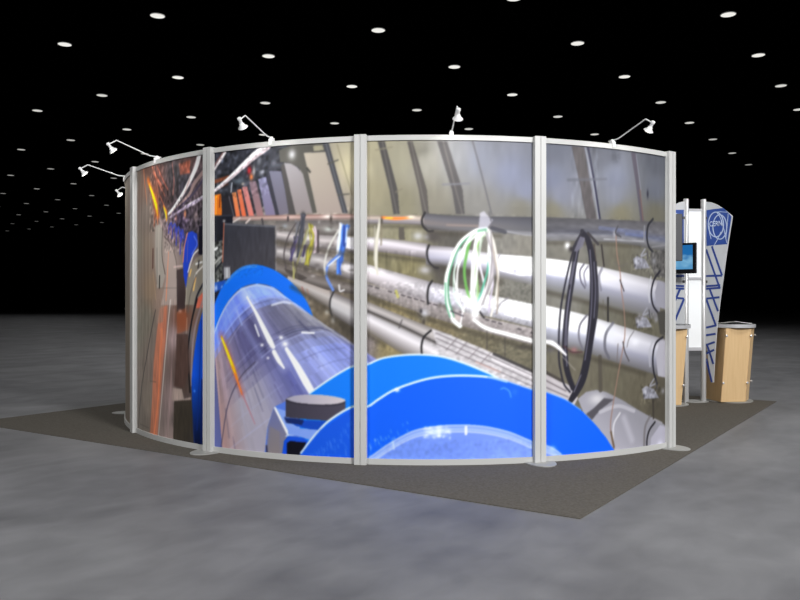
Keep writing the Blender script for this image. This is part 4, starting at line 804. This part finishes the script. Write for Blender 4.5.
def wing(o, d, mirror):
    n = Vector((-d.y, d.x)); sg = -1 if n.y > 0 else 1; out = n * sg         # printed face looks to the viewer
    B, DB = PB + Vector((.034, -.02)), Vector((.6, -.8)).normalized()
    def m(px, py): return on_plane(B, DB, px, py)
    outline = [m(706.2, 201.7), m(711, 202.2), m(717, 204.5), m(724, 209), m(729, 213), m(732.7, 216), m(730, 233), m(727, 252), m(723.5, 278), m(720.5, 300), m(717, 330), m(715, 358), m(713.8, 382.5), m(711.5, 382.5), m(706.2, 340)]
    def P3(w, z, off): q = o + d * w + out * off; return (q.x, q.y, z)
    def plate(pts, off0, off1):
        bm = bmesh.new()
        a = [bm.verts.new(P3(w, z, off0)) for w, z in pts]; b = [bm.verts.new(P3(w, z, off1)) for w, z in pts]; k = len(pts)
        bm.faces.new(a); bm.faces.new(b)
        for i in range(k): bm.faces.new((a[i], a[(i + 1) % k], b[(i + 1) % k], b[i]))
        return bm
    def line(bm, pts, wd, off=.0075, closed=False):
        th = .0016
        pts = [Vector(p) for p in pts]; k = len(pts); L, R = [], []
        for i in range(k):
            t = (pts[(i + 1) % k] - pts[i - 1]) if closed else (pts[min(i + 1, k - 1)] - pts[max(i - 1, 0)])
            t.normalize(); nn = Vector((-t.y, t.x)) * wd / 2; L.append(pts[i] + nn); R.append(pts[i] - nn)
        rows_ = [[bm.verts.new(P3(p.x, p.y, f)) for p, f in ((l, off), (r, off), (r, off + th), (l, off + th))] for l, r in zip(L, R)]
        pr = list(zip(rows_, rows_[1:])) + ([(rows_[-1], rows_[0])] if closed else [])
        for a, b in pr:
            for q in range(4): bm.faces.new((a[q], a[(q + 1) % 4], b[(q + 1) % 4], b[q]))
        if not closed: bm.faces.new(rows_[0]); bm.faces.new(rows_[-1])
    root = tower_part('wing_panel', plate(outline, -.006, .006), M['wing'])
    em = tower_part('emblem_field', plate([m(706.8, 210.2), m(715, 209), m(723.6, 208), m(729.0, 213.2), m(731.8, 216.8), m(729.6, 231), m(727.4, 244.2), m(717, 245), m(706.8, 246)], .006, .0075), M['blue'], root)
    bm = bmesh.new()
    def oval(cx, cy, rx, ry, a0=0, a1=360, k=40): return [m(cx + rx * math.cos(rad(a0 + (a1 - a0) * i / k)), cy - ry * math.sin(rad(a0 + (a1 - a0) * i / k))) for i in range(k + (0 if a1 - a0 == 360 else 1))]
    line(bm, oval(716.3, 224.5, 7.6, 12.4), .012, closed=True)
    line(bm, oval(720.2, 227, 6.9, 12.2), .012, .0078, closed=True)
    line(bm, [m(709.6, 226), m(709.8, 232), m(711.4, 239)], .008, .0076); line(bm, [m(721.3, 232), m(718.5, 238.5), m(714.2, 246)], .008, .0081)
    line(bm, [m(717.2, 212.3), m(721, 218), m(724, 228), m(727.2, 243)], .008, .0084); line(bm, [m(715, 212.2), m(721, 211.8), m(727.6, 212.2)], .007, .0080); line(bm, [m(728.6, 213.6), m(727.6, 226), m(726.4, 238)], .007, .0086)
    tower_part('emblem_rings', bm, M['paleline'], em)
    # lettering across the rings
    cu = bpy.data.curves.new('txt', 'FONT'); cu.body = 'CERN'; cu.size = 1.0; cu.offset = 0.02; cu.resolution_u = 3; cu.align_x = 'CENTER'
    to = bpy.data.objects.new('txt', cu); col.objects.link(to)
    tm = bpy.data.meshes.new_from_object(to.evaluated_get(bpy.context.evaluated_depsgraph_get())); bpy.data.objects.remove(to); bpy.data.curves.remove(cu)
    xs = [v.co.x for v in tm.vertices]; ys = [v.co.y for v in tm.vertices]; x0, x1, y0, y1 = min(xs), max(xs), min(ys), max(ys)
    (wa, za), (wb, zb) = m(709.8, 226.8), m(722.4, 220.4)
    flip = d.cross(Vector((out.x, out.y))) > 0                        # keep the letters readable from the printed side
    for vtx in tm.vertices:
        tt = (vtx.co.x - x0) / (x1 - x0)
        if flip: tt = 1 - tt
        vtx.co = P3(wa + tt * (wb - wa), za + (vtx.co.y - y0) / (y1 - y0) * (zb - za), .0102)
    bm = bmesh.new(); bm.from_mesh(tm); bpy.data.meshes.remove(tm)
    ex = bmesh.ops.extrude_face_region(bm, geom=list(bm.faces)); vs = [g for g in ex['geom'] if isinstance(g, bmesh.types.BMVert)]
    bmesh.ops.translate(bm, vec=(-out.x * .001, -out.y * .001, 0), verts=vs)
    tower_part('lettering', bm, M['paleline'], em)
    bm = bmesh.new(); k = 0
    for (a, b) in [((706.5, 249.5), (720.2, 288.5)), ((712.2, 246.3), (722.4, 275.6)), ((706.5, 276), (722.2, 275.6)), ((706.5, 286.2), (720.6, 285.2)), ((706.5, 288.8), (720.4, 287.8)), ((710, 288.8), (718.4, 311.2)),
                   ((706.5, 298.6), (719.8, 297.2)), ((706.6, 299), (716.4, 326)), ((706.5, 327.6), (716.4, 325.4)), ((706.5, 335.2), (716, 333.8)), ((706.5, 345), (715.2, 342)), ((707.6, 345), (713.8, 364)), ((706.5, 353.6), (714.6, 349.8)), ((706.6, 358.5), (712.2, 382))]:
        line(bm, [m(*a), m(*b)],   .024, .0064 + .0002 * k); k += 1
    tower_part('blue_bars', bm, M['bluebar'], root)
    return root
wing(PB + Vector((.034, -.02)), Vector((.6, -.8)).normalized(), False)
wing(PA + Vector((-.034, -.02)), Vector((-.88, .475)).normalized(), True)

# ------------------------------------------------------------------ monitors
def screen_mat():
    m = mat('lit_screen', (10, 20, 30), .3)
    nt = m.node_tree; N = nt.nodes; L = nt.links; b = N['Principled BSDF']
    tc = N.new('ShaderNodeTexCoord'); wv = N.new('ShaderNodeTexNoise'); wv.inputs['Scale'].default_value = 4.0; wv.inputs['Detail'].default_value = 1
    gr = N.new('ShaderNodeSeparateXYZ'); L.new(tc.outputs['Generated'], gr.inputs[0]); L.new(tc.outputs['Generated'], wv.inputs['Vector'])
    ad = N.new('ShaderNodeMath'); ad.operation = 'MULTIPLY_ADD'; ad.inputs[1].default_value = .7; L.new(wv.outputs['Fac'], ad.inputs[0]); L.new(gr.outputs['Z'], ad.inputs[2])
    rp = N.new('ShaderNodeValToRGB'); e = rp.color_ramp.elements; e[0].position = .45; e[0].color = rgba((92, 158, 206)); e[1].position = 1.15 if False else 1.0; e[1].color = rgba((30, 110, 178))
    x = e.new(.72); x.color = rgba((128, 186, 222))
    L.new(ad.outputs[0], rp.inputs[0]); L.new(rp.outputs[0], b.inputs['Emission Color']); b.inputs['Emission Strength'].default_value = .85
    return m
M['screen'] = screen_mat()
def monitor(name, label, cx, cy, z, w, h, th, yaw):
    """upright screen: local +x along its width, face at local -y"""
    t = thing(name, label, 'monitor', (cx, cy, z)); t.rotation_euler = (0, 0, yaw); return t
yaw = math.atan2(-.60, .80); mw, mh = .50, .355
t = monitor('monitor', 'small black monitor with a blue screen on the left pole of the white tower', 3.205, 9.10, 1.705, mw, mh, .04, yaw)
bm = bmesh.new(); box(bm, (0, .022, 0), (mw, .04, mh), .006); obj('casing', bm, M['bezel'], t)
bm = bmesh.new(); box(bm, (0, 0, .012), (mw - .075, .006, mh - .075), .001); obj('screen', bm, M['screen'], t)
bm = bmesh.new(); box(bm, (.02, .065, 0), (.10, .05, .10), .004); tube(bm, [(.02, .08, 0), (.05, .24, 0)], .014, 10); obj('wall_mount', bm, M['dark'], t)
t = thing('presentation_screen', 'charcoal flat screen edge standing between the wall end post and the white tower', 'monitor', (2.72, 8.60, ZC))
bm = bmesh.new(); box(bm, (0, 0, 1.905), (.79, .06, .52), .006); obj('casing', bm, M['case'], t)
bm = bmesh.new(); box(bm, (0, .032, 1.905), (.73, .006, .46), .001); obj('screen', bm, M['bezel'], t)
bm = bmesh.new(); lathe(bm, (0, 0, .01), (0, 0, 1), [(0, .028), (1.66, .028)], 20); obj('stand_pole', bm, M['pole'], t, True)
bm = bmesh.new(); prism(bm, ellipse(0, 0, .26, .26, 0, 40), 0, .01, .003); obj('stand_base', bm, M['foot'], t)

# ------------------------------------------------------------------ counters
def counter(label, cx, cy, mirror, rod):
    eb = .28 if mirror else .38
    t = thing('reception_counter', label, 'counter', (cx, cy, ZC), 'maple counters by the white tower')
    s = -1 if mirror else 1
    zt = .937 - ZC
    bm = bmesh.new(); prism(bm, ellipse(0, 0, .30, eb, 0, 64), zt - .044, zt - .003); obj('edge_band', bm, M['silver_edge'], t, True)
    bm = bmesh.new(); prism(bm, ellipse(0, 0, .298, eb - .002, 0, 64), zt - .003, zt + .001); obj('counter_top', bm, M['black_top'], t, True)
    bm = bmesh.new(); prism(bm, ellipse(-.01 * s, .0, .27 if mirror else .285, eb - .04, 0, 64), 0, .008, .003); obj('base_plate', bm, M['foot'], t, True)
    top = [(-.215, .00), (-.161, -.345), (.158, -.29), (.285, -.09), (.20, .24), (-.17, .28)]
    bot = [(-.25, .02), (-.212, -.320), (.098, -.27), (.225, -.07), (.15, .24), (-.20, .28)]
    if mirror:
        top = [(.25, .02), (.215, -.17), (-.10, -.23), (-.25, -.08), (-.18, .18), (.17, .20)]
        bot = [(.19, .02), (.152, -.155), (-.14, -.21), (-.26, -.06), (-.20, .16), (.12, .20)]
    z0, z1 = .012, zt - .050
    ct = Vector((sum(p[0] for p in top) / 6, sum(p[1] for p in top) / 6))
    for k in range(6):
        a, b = Vector(top[k]), Vector(top[(k + 1) % 6]); c, d = Vector(bot[(k + 1) % 6]), Vector(bot[k])
        e = (b - a).normalized(); n = Vector((e.y, -e.x))
        if n.dot((a + b) / 2 - ct) < 0: n = -n
        g = .004
        a, b, c, d = a + e * g, b - e * g, c - e * g, d + e * g
        bm = bmesh.new()
        o_ = [bm.verts.new((p.x, p.y, z)) for p, z in ((a, z1), (b, z1), (c, z0), (d, z0))]
        i_ = [bm.verts.new((p.x - n.x * .018, p.y - n.y * .018, z)) for p, z in ((a, z1), (b, z1), (c, z0), (d, z0))]
        bm.faces.new(o_); bm.faces.new(i_)
        for q in range(4): bm.faces.new((o_[q], o_[(q + 1) % 4], i_[(q + 1) % 4], i_[q]))
        pn = obj('side_panel', bm, M['wood'], t)
        if k in (1, 2):
            for f in (.10, .74):
                for q, (u0, u1) in enumerate(((a, d), (b, c))):
                    p = u0 + (u1 - u0) * f; z = z1 + (z0 - z1) * f
                    if k == 2 and q == 0: continue
                    bm = bmesh.new(); lathe(bm, (p.x + n.x * .001, p.y + n.y * .001, z), (n.x, n.y, 0), [(0, .006), (.014, .006), (.014, .013), (.022, .013), (.024, .010)], 14); obj('stud', bm, M['steel'], pn, True)
    if rod:
        bm = bmesh.new(); lathe(bm, (.268, .045, .008), (0, 0, 1), [(0, .009), (zt - .056, .009)], 12); obj('support_rod', bm, M['pole'], t, True)
    return t
counter('maple counter with tapered sides and a brochure on its black top, at far right', 3.990, 9.475, False, False)
counter('maple counter half hidden by the wall end post, under the small monitor', 3.078, 9.08, True, True)

# open brochure on the right counter
zt = .9385
bm = bmesh.new()
def sheet(bm, prof, y0, y1, rot, ox, oy):
    c, s = math.cos(rot), math.sin(rot); rws = []
    for x, z in prof:
        r_ = []
        for y, dz in ((y0, 0), (y1, 0), (y1, .002), (y0, .002)): r_.append(bm.verts.new((ox + x * c - y * s, oy + x * s + y * c, z + dz)))
        rws.append(r_)
    for p, q in zip(rws, rws[1:]):
        for k in range(4): bm.faces.new((p[k], p[(k + 1) % 4], q[(k + 1) % 4], q[k]))
    bm.faces.new(rws[0]); bm.faces.new(rws[-1])
t = thing('brochure', 'open white brochure lying on the black top of the far right counter', 'brochure', (4.06, 9.44, zt))
sheet(bm, [(0, .018), (.03, .020), (.07, .012), (.12, .005), (.16, .001), (.19, .0)], -.10, .10, -.35, 0, 0); obj('front_page', bm, M['paper'], t, True)
bm = bmesh.new(); sheet(bm, [(0, .018), (-.04, .016), (-.10, .006), (-.15, .001), (-.20, .0)], -.10, .10, -.2, 0, 0); obj('back_page', bm, M['greypaper'], t, True)

# ------------------------------------------------------------------ house flood and added lights
def area(name, loc, aim, size, power, colr=(1, 1, 1)):
    L = bpy.data.lights.new(name, 'AREA'); L.shape = 'SQUARE'; L.size = size; L.energy = power; L.color = colr
    o = link(bpy.data.objects.new(name, L)); o.location = loc
    o.rotation_euler = (Vector(aim) - Vector(loc)).to_track_quat('-Z', 'Y').to_euler(); return o
area('house_flood', (5.6, -3.2, 6.2), (0.3, 6.4, 1.0), 2.2, 1800)
area('added_fill', (-6.0, -2.5, 6.0), (-.9, 6.6, 1.0), 2.5, 620)  # unseen fill added to lift the dark left panel

area('added_tower_light', (7.2, 5.2, 6.3), (3.7, 9.3, 1.7), .8, 190)  # unseen light added to brighten the tower's white panel
w = bpy.data.worlds.new('hall_dark'); scene.world = w; w.use_nodes = True
w.node_tree.nodes['Background'].inputs[0].default_value = (0, 0, 0, 1)

# ------------------------------------------------------------------ camera and view
cam = bpy.data.cameras.new('camera'); cam.lens = 35.0; cam.sensor_width = 36.0; cam.clip_end = 500
co = link(bpy.data.objects.new('camera', cam)); co.location = (0, 0, CAMZ); co.rotation_euler = (PI / 2, 0, 0)
scene.camera = co
scene.view_settings.view_transform = 'Standard'; scene.view_settings.look = 'None'
scene.view_settings.exposure = 0.0; scene.view_settings.gamma = 1.0; scene.view_settings.use_curve_mapping = False
scene.cycles.use_denoising = True
scene.cycles.max_bounces = 6
